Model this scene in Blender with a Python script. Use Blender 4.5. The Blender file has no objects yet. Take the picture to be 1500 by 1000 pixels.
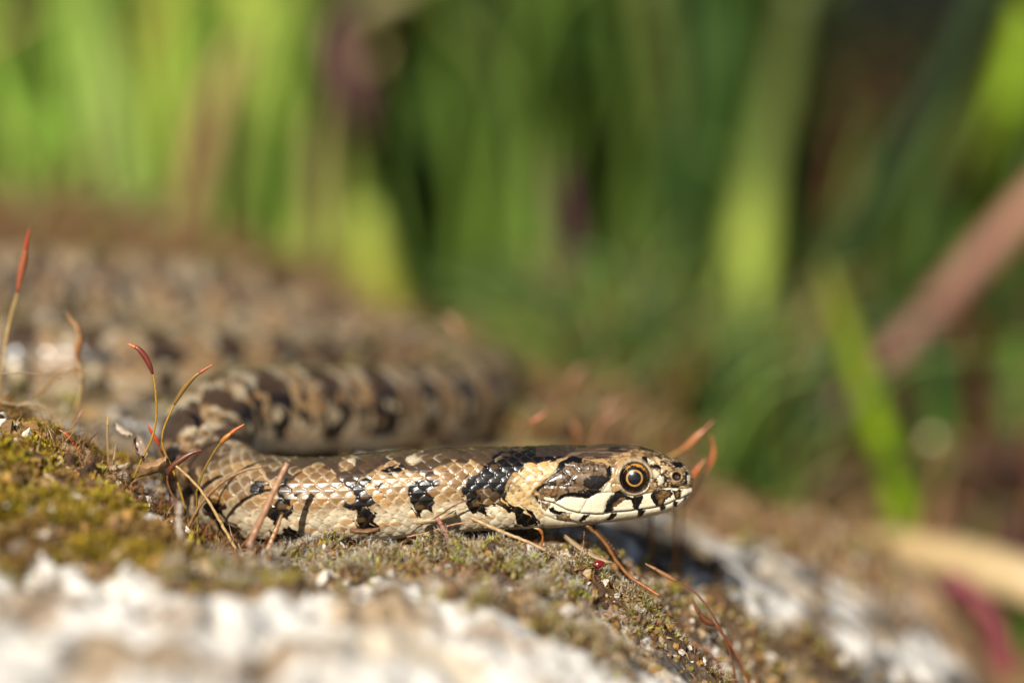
import bpy, math, random
import numpy as np

C = bpy.context.scene.collection
SC = bpy.context.scene
R = math.radians
MM = 0.001

# ------------------------------------------------------------------ camera, light, exposure
PITCH = R(13.0)
CP, SP = math.cos(PITCH), math.sin(PITCH)
DIST = 375.0                      # mm from the lens to the point the lens is aimed at
cam_d = bpy.data.cameras.new('camera')
cam = bpy.data.objects.new('camera', cam_d)
C.objects.link(cam)
cam.location = (0, -DIST * CP * MM, DIST * SP * MM)
cam.rotation_euler = (R(90) - PITCH, 0, 0)
cam_d.lens = 100.0
cam_d.sensor_width = 36.0
cam_d.clip_start = 0.01
cam_d.clip_end = 200.0
cam_d.dof.use_dof = True
cam_d.dof.focus_distance = 0.3745
cam_d.dof.aperture_fstop = 4.9
SC.camera = cam

SUN_AZ = R(199.0)                 # compass bearing of the sun: behind the camera, to its left
SUN_EL = R(39.0)
world = bpy.data.worlds.new('World')
SC.world = world
world.use_nodes = True
wt = world.node_tree
sky = wt.nodes.new('ShaderNodeTexSky')
sky.sky_type = 'NISHITA'
sky.sun_disc = False
sky.sun_elevation = SUN_EL
sky.sun_rotation = SUN_AZ
bg = wt.nodes['Background']
bg.inputs['Strength'].default_value = 0.05
wt.links.new(sky.outputs[0], bg.inputs['Color'])

sun_d = bpy.data.lights.new('sun', 'SUN')
sun = bpy.data.objects.new('sun', sun_d)
C.objects.link(sun)
sun_d.energy = 5.0
sun_d.angle = R(0.5)
sun_d.color = (1.0, 0.94, 0.835)
sx, sy, sz = math.sin(SUN_AZ) * math.cos(SUN_EL), math.cos(SUN_AZ) * math.cos(SUN_EL), math.sin(SUN_EL)
from mathutils import Vector
sun.rotation_euler = Vector((-sx, -sy, -sz)).to_track_quat('-Z', 'Y').to_euler()
sun.location = (-0.5, -0.7, 1.2)

SC.view_settings.view_transform = 'Standard'
SC.view_settings.look = 'None'
SC.view_settings.exposure = 0.74
SC.view_settings.gamma = 1.0
SC.view_settings.use_curve_mapping = False
SC.render.engine = 'CYCLES'
SC.cycles.use_denoising = True
SC.cycles.max_bounces = 8
SC.cycles.transparent_max_bounces = 8
SC.cycles.sample_clamp_indirect = 6.0

# ------------------------------------------------------------------ helpers
random.seed(7)
rng = np.random.default_rng(11)
MMPP0 = DIST * 36.0 / 100.0 / 1500.0           # 0.09 mm per photo pixel at the aim distance
MPX = 0.091                                    # mm per photo pixel at the snake's head
CAM = np.array([0, -DIST * CP, DIST * SP])


def P(px, py, Y):
    """world point (mm) on the vertical plane y = Y seen along a photo direction"""
    a = (px - 750.0) * 0.36 / 1500.0
    b = -(py - 500.0) * 0.36 / 1500.0
    d = np.array([a, CP + b * SP, -SP + b * CP])
    t = (Y - CAM[1]) / d[1]
    return CAM + d * t


def srgb(r, g, b):
    c = np.array([r, g, b], float) / 255.0
    return np.where(c <= 0.04045, c / 12.92, ((c + 0.055) / 1.055) ** 2.4)


def vnoise(p, seed=0):
    p = np.asarray(p, float)
    i = np.floor(p).astype(np.int64)
    f = p - i
    u = f * f * f * (f * (f * 6 - 15) + 10)
    out = np.zeros(len(p))
    for dx in (0, 1):
        wx = u[:, 0] if dx else 1 - u[:, 0]
        for dy in (0, 1):
            wy = u[:, 1] if dy else 1 - u[:, 1]
            for dz in (0, 1):
                wz = u[:, 2] if dz else 1 - u[:, 2]
                h = ((i[:, 0] + dx) * 374761393 + (i[:, 1] + dy) * 668265263 + (i[:, 2] + dz) * 2147483647 + seed * 974634777) & 0xFFFFFFFF
                h = ((h ^ (h >> 13)) * 1274126177) & 0xFFFFFFFF
                h = (h ^ (h >> 16)) & 0xFFFF
                out += wx * wy * wz * (h / 32767.5 - 1.0)
    return out


def n2(x, y, s, seed=0):
    x = np.atleast_1d(np.asarray(x, float)); y = np.atleast_1d(np.asarray(y, float))
    return vnoise(np.stack([x / s, y / s, np.full_like(x, seed * 7.31)], 1), seed)


def fbm2(x, y, s, octv=4, seed=0):
    t = 0; a = 1; n = 0
    for k in range(octv):
        t = t + a * n2(x, y, s / 2 ** k, seed + k); n += a; a *= 0.5
    return t / n


def sstep(a, b, x):
    t = np.clip((x - a) / (b - a), 0, 1)
    return t * t * (3 - 2 * t)


def smesh(name, V, F, mat=None, parent=None, col=None, smooth=True, origin=None, mats=None, mat_idx=None):
    """V in mm (world); F (n,3|4) or list of such arrays; col per-vertex linear rgb"""
    V = np.asarray(V, float)
    if parent is not None:
        base = getattr_root(parent)
    else:
        base = np.zeros(3) if origin is None else np.asarray(origin, float)
    me = bpy.data.meshes.new(name)
    Fs = F if isinstance(F, list) else [F]
    Fs = [np.asarray(f, np.int32) for f in Fs if len(f)]
    lv = np.concatenate([f.ravel() for f in Fs])
    tot = np.concatenate([np.full(len(f), f.shape[1], np.int32) for f in Fs])
    st = np.concatenate([[0], np.cumsum(tot)[:-1]]).astype(np.int32)
    me.vertices.add(len(V)); me.loops.add(len(lv)); me.polygons.add(len(tot))
    me.vertices.foreach_set('co', ((V - base) * MM).astype(np.float32).ravel())
    me.loops.foreach_set('vertex_index', lv)
    me.polygons.foreach_set('loop_start', st)
    me.polygons.foreach_set('loop_total', tot)
    me.polygons.foreach_set('use_smooth', np.full(len(tot), smooth))
    if col is not None:
        at = me.color_attributes.new('Col', 'FLOAT_COLOR', 'POINT')
        c4 = np.ones((len(V), 4), np.float32); c4[:, :3] = col
        at.data.foreach_set('color', c4.ravel())
    for m in (mats or ([mat] if mat else [])):
        me.materials.append(m)
    if mat_idx is not None:
        me.polygons.foreach_set('material_index', np.asarray(mat_idx, np.int32))
    me.update(calc_edges=True)
    me.validate(clean_customdata=False)
    o = bpy.data.objects.new(name, me)
    C.objects.link(o)
    o['_x'] = base.tolist()
    if parent is not None:
        o.parent = parent
    else:
        o.location = base * MM
    return o


def getattr_root(o):
    """world origin (mm) of an object that is placed without rotation; children sit at their root's origin"""
    return np.array(o['_x'])


def tag(o, label, cat, group=None, kind=None):
    if label: o['label'] = label
    if cat: o['category'] = cat
    if group: o['group'] = group
    if kind: o['kind'] = kind
    return o


def thing(name, label, cat, loc, group=None):
    o = bpy.data.objects.new(name, None)
    o.empty_display_size = 0.004
    C.objects.link(o)
    o.location = np.asarray(loc, float) * MM
    o['_x'] = [float(v) for v in loc]
    return tag(o, label, cat, group)


def catmull(pts, n):
    pts = np.asarray(pts, float)
    Q = np.vstack([2 * pts[0] - pts[1], pts, 2 * pts[-1] - pts[-2]])
    out = []
    m = len(pts) - 1
    for t in np.linspace(0, m, n):
        i = min(int(t), m - 1); f = t - i
        p0, p1, p2, p3 = Q[i], Q[i + 1], Q[i + 2], Q[i + 3]
        out.append(0.5 * (2 * p1 + (p2 - p0) * f + (2 * p0 - 5 * p1 + 4 * p2 - p3) * f ** 2 + (3 * p1 - p0 - 3 * p2 + p3) * f ** 3))
    return np.array(out)


def frames(path, up=(0, 0, 1)):
    T = np.gradient(path, axis=0)
    T /= np.linalg.norm(T, axis=1)[:, None] + 1e-12
    S = np.cross(T, np.array(up, float))
    bad = np.linalg.norm(S, axis=1) < 0.05
    S[bad] = np.cross(T[bad], np.array([0, 1.0, 0.2]))
    S /= np.linalg.norm(S, axis=1)[:, None]
    return T, S, np.cross(S, T)


def tube(path, rad, k=6, wob=0.0):
    path = np.asarray(path, float)
    n = len(path)
    rad = np.broadcast_to(np.asarray(rad, float), (n,))
    T, S, U = frames(path)
    a = np.linspace(0, 2 * np.pi, k, endpoint=False)
    V = path[:, None, :] + rad[:, None, None] * (np.cos(a)[None, :, None] * S[:, None, :] + np.sin(a)[None, :, None] * U[:, None, :])
    if wob:
        V = V + rng.normal(0, wob, V.shape) * rad[:, None, None]
    V = V.reshape(-1, 3)
    i = np.arange(n - 1)[:, None] * k; j = np.arange(k)[None, :]; j2 = (j + 1) % k
    F = np.stack([i + j, i + j2, i + k + j2, i + k + j], -1).reshape(-1, 4)
    V = np.vstack([V, path[0], path[-1]])
    c0, c1 = n * k, n * k + 1
    jj = np.arange(k); jn = (jj + 1) % k
    caps = np.vstack([np.stack([np.full(k, c0), jn, jj], 1), np.stack([np.full(k, c1), (n - 1) * k + jj, (n - 1) * k + jn], 1)])
    return V, [F, caps]


# ------------------------------------------------------------------ materials
def newmat(name):
    m = bpy.data.materials.new(name); m.use_nodes = True
    nt = m.node_tree
    return m, nt, nt.nodes['Principled BSDF']


def nnode(nt, t, **kw):
    n = nt.nodes.new(t)
    for k, v in kw.items():
        setattr(n, k, v)
    return n


def objcoord(nt, scale):
    tc = nnode(nt, 'ShaderNodeTexCoord')
    mp = nnode(nt, 'ShaderNodeMapping')
    mp.inputs['Scale'].default_value = (scale,) * 3 if not isinstance(scale, tuple) else scale
    nt.links.new(tc.outputs['Object'], mp.inputs[0])
    return mp.outputs[0]


def mat_attr(name, rough=0.6, spec=0.4, coat=0.0, coat_rough=0.2, noise=0.0, nscale=1500, bump=0.0, bscale=4000, bdist=0.00005, translucent=0.0, sss=0.0):
    """material whose colour is the object's own colour attribute, with fine variation"""
    m, nt, b = newmat(name)
    at = nnode(nt, 'ShaderNodeAttribute', attribute_name='Col')
    col = at.outputs['Color']
    if noise:
        nz = nnode(nt, 'ShaderNodeTexNoise'); nz.inputs['Scale'].default_value = 1.0; nz.inputs['Detail'].default_value = 4
        nt.links.new(objcoord(nt, nscale), nz.inputs['Vector'])
        mr = nnode(nt, 'ShaderNodeMapRange'); mr.inputs[1].default_value = 0.25; mr.inputs[2].default_value = 0.75
        mr.inputs[3].default_value = 1 - noise; mr.inputs[4].default_value = 1 + noise
        nt.links.new(nz.outputs[0], mr.inputs[0])
        mx = nnode(nt, 'ShaderNodeVectorMath', operation='SCALE')
        nt.links.new(col, mx.inputs[0]); nt.links.new(mr.outputs[0], mx.inputs['Scale'])
        col = mx.outputs[0]
    nt.links.new(col, b.inputs['Base Color'])
    b.inputs['Roughness'].default_value = rough
    b.inputs['Specular IOR Level'].default_value = spec
    b.inputs['Coat Weight'].default_value = coat
    b.inputs['Coat Roughness'].default_value = coat_rough
    if bump:
        nb = nnode(nt, 'ShaderNodeTexNoise'); nb.inputs['Scale'].default_value = 1.0; nb.inputs['Detail'].default_value = 5
        nt.links.new(objcoord(nt, bscale), nb.inputs['Vector'])
        bp = nnode(nt, 'ShaderNodeBump'); bp.inputs['Strength'].default_value = bump; bp.inputs['Distance'].default_value = bdist
        nt.links.new(nb.outputs[0], bp.inputs['Height'])
        nt.links.new(bp.outputs[0], b.inputs['Normal'])
    if translucent:
        tr = nnode(nt, 'ShaderNodeBsdfTranslucent')
        ms = nnode(nt, 'ShaderNodeMixShader'); ms.inputs[0].default_value = translucent
        nt.links.new(col, tr.inputs['Color'])
        nt.links.new(b.outputs[0], ms.inputs[1]); nt.links.new(tr.outputs[0], ms.inputs[2])
        nt.links.new(ms.outputs[0], nt.nodes['Material Output'].inputs['Surface'])
    return m


M_SNAKE = mat_attr('snake_skin', rough=0.30, spec=0.32, coat=0.14, coat_rough=0.12, noise=0.10, nscale=4200, bump=0.25, bscale=9000, bdist=0.00003)
M_EYE = mat_attr('snake_eye', rough=0.3, spec=0.1, coat=1.0, coat_rough=0.2, noise=0.18, nscale=5000)
M_ROCK = mat_attr('lichen_rock', rough=0.9, spec=0.25, noise=0.16, nscale=1400, bump=0.9, bscale=1300, bdist=0.0005)
M_MOSS = mat_attr('moss_leaf', rough=0.55, spec=0.35, translucent=0.3)
M_STEM = mat_attr('dry_stem', rough=0.42, spec=0.5, coat=0.15, noise=0.22, nscale=1800, translucent=0.12)
M_GRASS = mat_attr('grass_leaf', rough=0.45, spec=0.45, noise=0.12, nscale=160, translucent=0.28)
M_BUSH = mat_attr('bush_leaf', rough=0.45, spec=0.4, translucent=0.2)
M_SOIL = mat_attr('dark_soil', rough=0.95, spec=0.15, noise=0.3, nscale=90, bump=0.7, bscale=120, bdist=0.004)
M_BARK = mat_attr('bark', rough=0.9, spec=0.2, noise=0.3, nscale=200)
M_BEAD = mat_attr('glossy_red', rough=0.15, spec=0.6, coat=0.6, coat_rough=0.05, noise=0.15, nscale=2500)
K = 0.66                           # photo colour -> surface albedo under this sun and exposure

# ------------------------------------------------------------------ snake body line (photo directions with their own depths)
front = [(1015.5, 705, 0), (960, 705, 0), (900, 706, 0), (850, 709, 0), (800, 713, 0), (750, 716, 0), (700, 717.5, 0), (650, 720, 0), (600, 723, 0.5), (550, 727, 1),
         (500, 730, 1.5), (440, 731, 2.5), (390, 729, 4), (345, 720, 6.5)]
loop = [(312, 697, 10.5), (297, 664, 15), (306, 632, 20), (340, 609, 25), (390, 602, 29.5), (450, 602, 34.5), (520, 600, 41), (580, 599, 48.5), (640, 594, 58), (690, 584, 70),
        (708, 566, 84), (682, 560, 95), (625, 545, 103), (545, 521, 108), (450, 490, 109), (350, 458, 108), (200, 435, 105), (50, 427, 102), (-80, 440, 97),
        (-190, 475, 86), (-205, 510, 73), (-120, 532, 61), (0, 538, 55), (100, 538, 54), (200, 537, 55), (300, 534, 59), (370, 530, 64), (430, 527, 70), (490, 526, 77), (535, 524, 83)]
pts = np.array([P(*p) for p in front + loop])
dense = catmull(pts, 6000)
seg = np.linalg.norm(np.diff(dense, axis=0), axis=1)
arc = np.concatenate([[0], np.cumsum(seg)])
LEN = arc[-1]


def path_at(s):
    return np.stack([np.interp(s, arc, dense[:, k]) for k in range(3)], 1)


def sm(a, k):
    w = np.hanning(2 * k + 3)[1:-1]; w /= w.sum()
    return np.convolve(np.pad(a, k, mode='edge'), w, mode='valid')


s_head = np.concatenate([3.0 * (np.linspace(0.03, 1, 70)) ** 2, np.arange(3.075, 24, 0.075)])
s_arr = np.concatenate([s_head, np.arange(24, 92, 0.115), np.arange(92, 150, 0.2), np.arange(150, LEN - 0.2, 0.42)])
NS = len(s_arr)

TOP = [(1015.5, 703), (1015.2, 700), (1013.5, 694), (1010, 688.5), (1006, 683), (1000, 677), (992, 672), (985, 669), (975, 665.5), (963, 661.5), (953, 658), (944, 655.5), (935, 653.3), (925, 652),
       (905, 651), (880, 652.3), (850, 653.5), (800, 654.5), (760, 656), (700, 657.5), (650, 659), (600, 661), (560, 665), (520, 668), (480, 671), (440, 672), (400, 671), (370, 668)]
BOT = [(1015.5, 707), (1015.2, 710), (1012.5, 717), (1008, 726), (1004, 732), (999, 738), (990, 744), (980, 748), (960, 753.5), (934, 758), (900, 762), (860, 766), (820, 769), (780, 772), (760, 773),
       (700, 776), (650, 781), (600, 786), (560, 789), (500, 791), (440, 791), (400, 789), (370, 786)]
WID = [(0, .25), (.03, .45), (.1, .85), (.4, 1.5), (1, 2.1), (2, 2.65), (4, 3.3), (6, 3.8), (8, 4.25), (11, 4.8), (14, 5.2), (17, 5.35), (20, 5.15), (23, 4.9), (28, 5.0), (40, 5.4), (55, 5.8), (65, 6.0),
       (80, 6.1), (110, 6.5), (150, 7.0), (260, 7.2), (330, 7.0), (LEN - 60, 6.6), (LEN, 3.2)]


def prof(tab, s):
    tab = np.array(tab); x = np.array([(1015.5 - t[0]) * MPX for t in tab])
    q = np.sqrt(np.clip(x, 0, None)); o = np.argsort(q)
    return np.interp(np.sqrt(s), q[o], tab[o, 1])


PYC = np.interp(1015.5 - s_arr / MPX, [f[0] for f in front][::-1], [f[1] for f in front][::-1])
wid = sm(np.interp(s_arr, [w[0] for w in WID], [w[1] for w in WID]), 4)
ht = sm(np.clip(PYC - prof(TOP, s_arr), 0.6, None) * MPX, 5)
hb = sm(np.clip(prof(BOT, s_arr) - PYC, 0.6, None) * MPX, 5)
S_BODY = (1015.5 - 372) * MPX
mixb = sstep(S_BODY - 9, S_BODY + 9, s_arr)
nexp = 2.55 - 0.4 * sstep(20, 32, s_arr)
mexp = nexp / (nexp - 1)


def unsil(T, w):
    """half height of a superellipse whose outline, seen from this elevation, is T"""
    v = np.clip(T ** mexp - (w * SP) ** mexp, 0.02, None)
    return v ** (1 / mexp) / CP


ht = np.where(s_arr < 0.6, ht, unsil(np.maximum(ht, w0 := wid * SP + 0.05), wid))
hb = np.where(s_arr < 0.6, hb, unsil(np.maximum(hb, w0), wid))
ht = ht * (1 - mixb) + wid * 0.98 * mixb
hb = hb * (1 - mixb) + wid * 0.90 * mixb

# angular columns: dense on back and flanks, sparse under the belly
NV = 288
dens_a = np.linspace(0, np.pi, 2000)
dens = np.where(dens_a < R(138), 1.0, 0.3)
cum = np.concatenate([[0], np.cumsum(dens)]); cum /= cum[-1]
half = np.interp(np.linspace(0, 1, NV // 2 + 1), cum, np.linspace(0, np.pi, 2001))
theta = np.concatenate([half, -half[1:-1][::-1]])
TH = np.broadcast_to(theta, (NS, NV))
ct, stt = np.cos(TH), np.sin(TH)
A = np.where(ct >= 0, ht[:, None], hb[:, None])
nn = np.where(ct >= 0, nexp[:, None], nexp[:, None] + 0.25)
rad = ((np.abs(ct) / A) ** nn + (np.abs(stt) / wid[:, None]) ** nn) ** (-1 / nn)
lat, ver = rad * stt, rad * ct
ctr = path_at(s_arr)
tt_s = np.gradient(dense, axis=0); tt_s /= np.linalg.norm(tt_s, axis=1)[:, None]
for k in range(3):
    tt_s[:, k] = sm(tt_s[:, k], 50)
Tn = np.stack([np.interp(s_arr, arc, tt_s[:, k]) for k in range(3)], 1)
hb_w = (1 - sstep(16, 30, s_arr))[:, None]
Tn = Tn * (1 - hb_w) + np.array([-1.0, 0, 0]) * hb_w
Tn /= np.linalg.norm(Tn, axis=1)[:, None]
Sd = np.cross(Tn, np.array([0, 0, 1.0])); Sd /= np.linalg.norm(Sd, axis=1)[:, None]
Ud = np.cross(Sd, Tn)
B = ctr[:, None, :] + lat[..., None] * Sd[:, None, :] + ver[..., None] * Ud[:, None, :]
du = np.gradient(B, axis=0); dv = np.roll(B, -1, 1) - np.roll(B, 1, 1)
N = np.cross(du, dv); N /= np.linalg.norm(N, axis=2)[..., None] + 1e-12
if (N * (B - ctr[:, None, :])).sum() < 0:
    N = -N

# body side chart: X along the snake, Q down its flank (the animal's own coordinates, same on both flanks)
Xc = np.broadcast_to((1015.5 - s_arr / MPX)[:, None], (NS, NV))
Qc = PYC[:, None] + (-ver * CP + np.abs(lat) * SP) / MPX
far_side_top = None

P3 = np.stack([np.broadcast_to(s_arr[:, None], (NS, NV)), TH * 6.0, np.zeros((NS, NV))], -1).reshape(-1, 3)


def bn(scale, seed, sx=1.0):
    return vnoise(P3 / np.array([scale * sx, scale, 1.0]), seed).reshape(NS, NV)


# ---- overlapping scales: find for each surface point the scale that covers it
THV = R(138)
row = TH / THV * 13.0
pitch = np.interp(s_arr, [0, 20, 30, 60, 100, 150, LEN], [1.5, 1.55, 1.7, 2.0, 2.25, 2.5, 2.4])
phi = np.concatenate([[0], np.cumsum(np.diff(s_arr) / ((pitch[1:] + pitch[:-1]) / 2))])
PH = np.broadcast_to(phi[:, None], (NS, NV))
best_i = np.full((NS, NV), -1e9); s_e = np.zeros((NS, NV)); s_a = np.zeros((NS, NV)); s_b = np.zeros((NS, NV)); s_r = np.zeros((NS, NV)); covered = np.zeros((NS, NV), bool)
kf = np.floor(row)
for dk in (0, 1):
    kk = kf + dk
    b = row - kk
    off = np.where(np.mod(kk, 2) == 0, 0.0, 0.5)
    base_i = np.floor(PH - off)
    for di in (1, 0, -1):
        ci = base_i + di + off
        a = PH - ci
        aend = 0.60 * (1 - (np.abs(b) / 1.04) ** 2.1) + 0.02
        ok = (np.abs(b) < 1.04) & (a < aend) & (a > -0.60 * (1 - (np.abs(b) / 1.04) ** 2.2) - 0.03)
        take = ok & ((~covered) | (ci < best_i))
        best_i = np.where(take, ci, best_i)
        s_e = np.where(take, aend - a, s_e); s_a = np.where(take, a, s_a); s_b = np.where(take, b, s_b); s_r = np.where(take, kk, s_r)
        covered |= take
s_e = np.where(covered, s_e, 0); s_a = np.where(covered, s_a, -0.6)
# per-scale jitter
hsh = np.mod(np.sin(best_i * 12.9898 + s_r * 78.233) * 43758.5453, 1.0)
hsh2 = np.mod(np.sin(best_i * 39.425 + s_r * 11.135) * 24634.6345, 1.0)


belly = sstep(R(136), R(141), np.abs(TH))
keel = np.exp(-(s_b / 0.13) ** 2) * sstep(0.02, 0.2, s_e) * (1 - sstep(7.5, 10, np.abs(row)))
h_scale = np.where(covered, 0.02 + (0.17 + 0.06 * hsh) * (s_a + 0.5) + 0.13 * (1 - s_b ** 2) - 0.12 * np.exp(-s_e / 0.12) + 0.05 * (hsh2 - 0.5), 0.0) + 0.03 * keel
fv = np.mod(PH * 1.0, 1.0)
h_belly = 0.10 * fv ** 1.5
h_body = h_scale * (1 - belly) + h_belly * belly
h_body = h_body * (pitch[:, None] / 2.2)

def polymask(poly, X, Q, soft=0.0):
    poly = np.asarray(poly, float)
    x0, y0 = poly.min(0) - 3; x1, y1 = poly.max(0) + 3
    m = np.zeros(X.shape, bool)
    sel = (X > x0) & (X < x1) & (Q > y0) & (Q < y1)
    xs, qs = X[sel], Q[sel]
    ins = np.zeros(len(xs), bool)
    j = len(poly) - 1
    for i in range(len(poly)):
        xi, yi = poly[i]; xj, yj = poly[j]
        c = ((yi > qs) != (yj > qs)) & (xs < (xj - xi) * (qs - yi) / (yj - yi + 1e-9) + xi)
        ins ^= c
        j = i
    m[sel] = ins
    return m


def zA(l): return [(860 + x / 7.141, 630 + y / 7.141) for x, y in l]     # chart of the face
def zB(l): return [(750 + x / 7.141, 640 + y / 7.141) for x, y in l]     # chart of temple and jaw hinge
def z2(l): return [(500 + x / 5.0, 620 + y / 5.0) for x, y in l]         # chart of the neck
def z3(l): return [(230 + x / 5.0, 620 + y / 5.0) for x, y in l]         # chart of the fore body


BLACK = srgb(13, 11, 11); CREAM = srgb(243, 230, 198); TAN = srgb(180, 143, 93); TAN2 = srgb(136, 101, 60); ORANGE = srgb(196, 140, 66)
DARKB = srgb(74, 58, 46); YEL = srgb(222, 188, 130)
col = np.zeros((NS, NV, 3))


def paint(mask, c):
    global col
    mk = np.asarray(mask, float)[..., None]
    col = col * (1 - mk) + np.asarray(c) * mk


# ---------------- body colours
arow = np.abs(TH) / R(124) * 10.5
sX = Xc + (s_a * -0.45 * pitch[:, None] / MPX)          # most of a scale takes one colour
sQ = Qc + s_b * -3.0
jx, jq = bn(1.1, 5) * 5.0 + (hsh - 0.5) * 10, bn(1.1, 9) * 4.0 + (hsh2 - 0.5) * 7
mixn = np.clip(0.5 + 0.6 * bn(7, 21) + 0.7 * (hsh - 0.5), 0, 1)
col[:] = TAN * (1 - mixn[..., None]) + TAN2 * mixn[..., None]
paint(np.clip(0.45 * sstep(0.55, 0.95, hsh2) * sstep(3, 6, arow), 0, 1), ORANGE)
# lower flank creamier
paint(0.9 * sstep(6.8, 8.6, arow) * (0.55 + 0.45 * hsh), CREAM)
paint(0.75 * sstep(8, 9, arow) * (1 - sstep(9.8, 10.4, arow)) * (hsh > 0.62) * (1 - sstep(0.3, 0.5, np.abs(s_b))), ORANGE)
# dorsal zigzag
zz = np.sin(s_arr / 9.4 * 2 * np.pi)[:, None]
dors = sstep(-0.2, 0.15, (3.1 + 1.2 * zz * np.sign(TH) + 0.8 * bn(3, 31) + (hsh - 0.5) * 1.3) - arow)
gap = sstep(0.68, 1.0, np.cos(s_arr / 9.4 * 2 * np.pi + 0.9)[:, None] + 0.5 * bn(2.5, 33) - 0.25)
frontw = 1 - sstep(S_BODY - 6, S_BODY + 12, s_arr)[:, None]
backw = 1 - frontw
paint(dors * (1 - 0.85 * gap) * frontw * (0.86 + 0.14 * hsh), DARKB * 0.75)
paint(0.7 * dors * gap * frontw * (hsh > 0.62), CREAM * 0.8)
paint(0.75 * dors * gap * frontw * (hsh <= 0.45), DARKB * 0.8)
# flank bars and eyespots of the hinder body
ph9 = s_arr / 9.6
barx = (np.mod(ph9 + 0.25, 1.0) - 0.5)[:, None] * 9.6 + bn(2.2, 41) * 0.9 + (hsh - 0.5) * 1.2
fb = sstep(0.35, -0.25, np.abs(barx) - (1.95 + 0.35 * np.sin(s_arr * 0.7)[:, None])) * sstep(3.4, 4.2, arow + (hsh2 - .5)) * (1 - sstep(9.6, 10.4, arow))
paint(backw * 0.42, srgb(112, 80, 46))
spk = sstep(0.15, 0.4, bn(1.6, 44) + 0.5 * (hsh - 0.5))
paint(backw * 0.75 * spk * sstep(9.5, 8, arow), srgb(66, 48, 30))
paint(fb * backw, BLACK * 1.2)
bar2 = (np.mod(ph9 + 0.75, 1.0) - 0.5)[:, None] * 9.6 + bn(2.0, 45) * 1.0 + (hsh2 - 0.5) * 1.6
paint(sstep(0.35, -0.25, np.abs(bar2) - 0.85) * sstep(2.2, 3.0, arow) * (1 - sstep(8.6, 9.6, arow)) * backw * sstep(125, 100, s_arr)[:, None] * (hsh > 0.25), BLACK * 1.2)
dx2 = (np.mod(ph9 + 0.25 + 0.5 * (TH > 0)[0:1, :] * 0, 1.0)[:, :] - 0.5 if False else (np.mod(ph9[:, None] + 0.0 + 0.28 * np.sign(TH), 1.0) - 0.5)) * 9.6 + bn(2.2, 43) * 0.8 + (hsh2 - 0.5) * 1.0
db = sstep(0.4, -0.3, np.abs(dx2) - 2.35) * sstep(5.4, 4.4, arow + (hsh - .5))
paint(db * backw, srgb(58, 44, 34))
paint(backw * 0.3 * sstep(5.5, 3, arow) * (0.5 + 0.5 * hsh), srgb(100, 78, 54))
paint(backw * 0.4 * (hsh > 0.3) * sstep(1.4, 0.4, np.abs(np.abs(dx2) - 2.9)) * sstep(4.6, 3.8, arow), CREAM * 0.8)
oc = sstep(1.15, 0.6, 0.35 * bn(1.0, 49) + np.hypot(barx, (arow - 6.9) * 0.9))
paint(oc * backw * (hsh > 0.15) * (0.55 + 0.45 * hsh2), srgb(214, 194, 156))
# authored bars of the fore body
XJ, QJ = sX + jx * 0.7, sQ + jq * 0.7
fore = (Xc > 320) & (Xc < 850)
barA = z2([(1150, 235), (1500, 150), (1640, 150), (1650, 215), (1500, 275), (1380, 300), (1280, 350), (1230, 410), (1180, 520), (1270, 590), (1380, 640), (1430, 740), (1250, 725), (1240, 640), (1130, 575), (1040, 590), (1070, 665), (950, 630), (895, 560), (865, 480), (930, 380), (1020, 340), (1070, 280)])
barB = z2([(520, 450), (600, 395), (730, 400), (720, 440), (660, 470), (700, 520), (740, 545), (690, 600), (660, 720), (600, 680), (560, 570), (520, 540)])
barC = z2([(60, 450), (210, 395), (330, 400), (320, 440), (230, 480), (330, 490), (300, 540), (190, 590), (300, 640), (240, 700), (290, 745), (230, 795), (130, 790), (130, 620), (50, 600), (90, 520), (120, 480)])
markC = z2([(310, 330), (470, 300), (520, 345), (430, 365)])
barD = z3([(960, 400), (1040, 380), (1020, 480), (1000, 540), (1120, 480), (1060, 560), (1050, 640), (980, 700), (1060, 770), (1040, 840), (870, 845), (870, 720), (880, 600), (950, 520), (940, 430)])
barD2 = z3([(760, 420), (880, 420), (860, 500), (770, 500)])
barE = z3([(470, 540), (600, 540), (610, 590), (560, 620), (600, 690), (690, 740), (660, 790), (560, 760), (480, 700), (440, 620)])
for pl in (barA, barB, barC, markC, barD, barD2, barE):
    inb = polymask(pl, XJ, QJ) & fore
    halo = polymask(pl, XJ + bn(0.7, 47) * 9 + (hsh2 - 0.5) * 14, QJ + bn(0.7, 48) * 6 + (hsh - 0.5) * 8) & fore & ((np.abs(s_b) > 0.6) | (s_e > 0.9)) & (hsh > 0.3)
    paint(halo * 0.9, BLACK * 1.5)
    if pl is not barA: inb = inb & ((hsh > 0.13) | (s_e > 0.75) | (np.abs(s_b) > 0.7))
    paint(inb, BLACK)
    paint(inb * (0.6 * (hsh > (0.88 if pl is barA else 0.78)) * sstep(0.10, 0.2, s_e) * sstep(0.95, 0.6, s_e) * sstep(0.42, 0.22, np.abs(s_b - 0.1))), TAN2 * 0.6)
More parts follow.
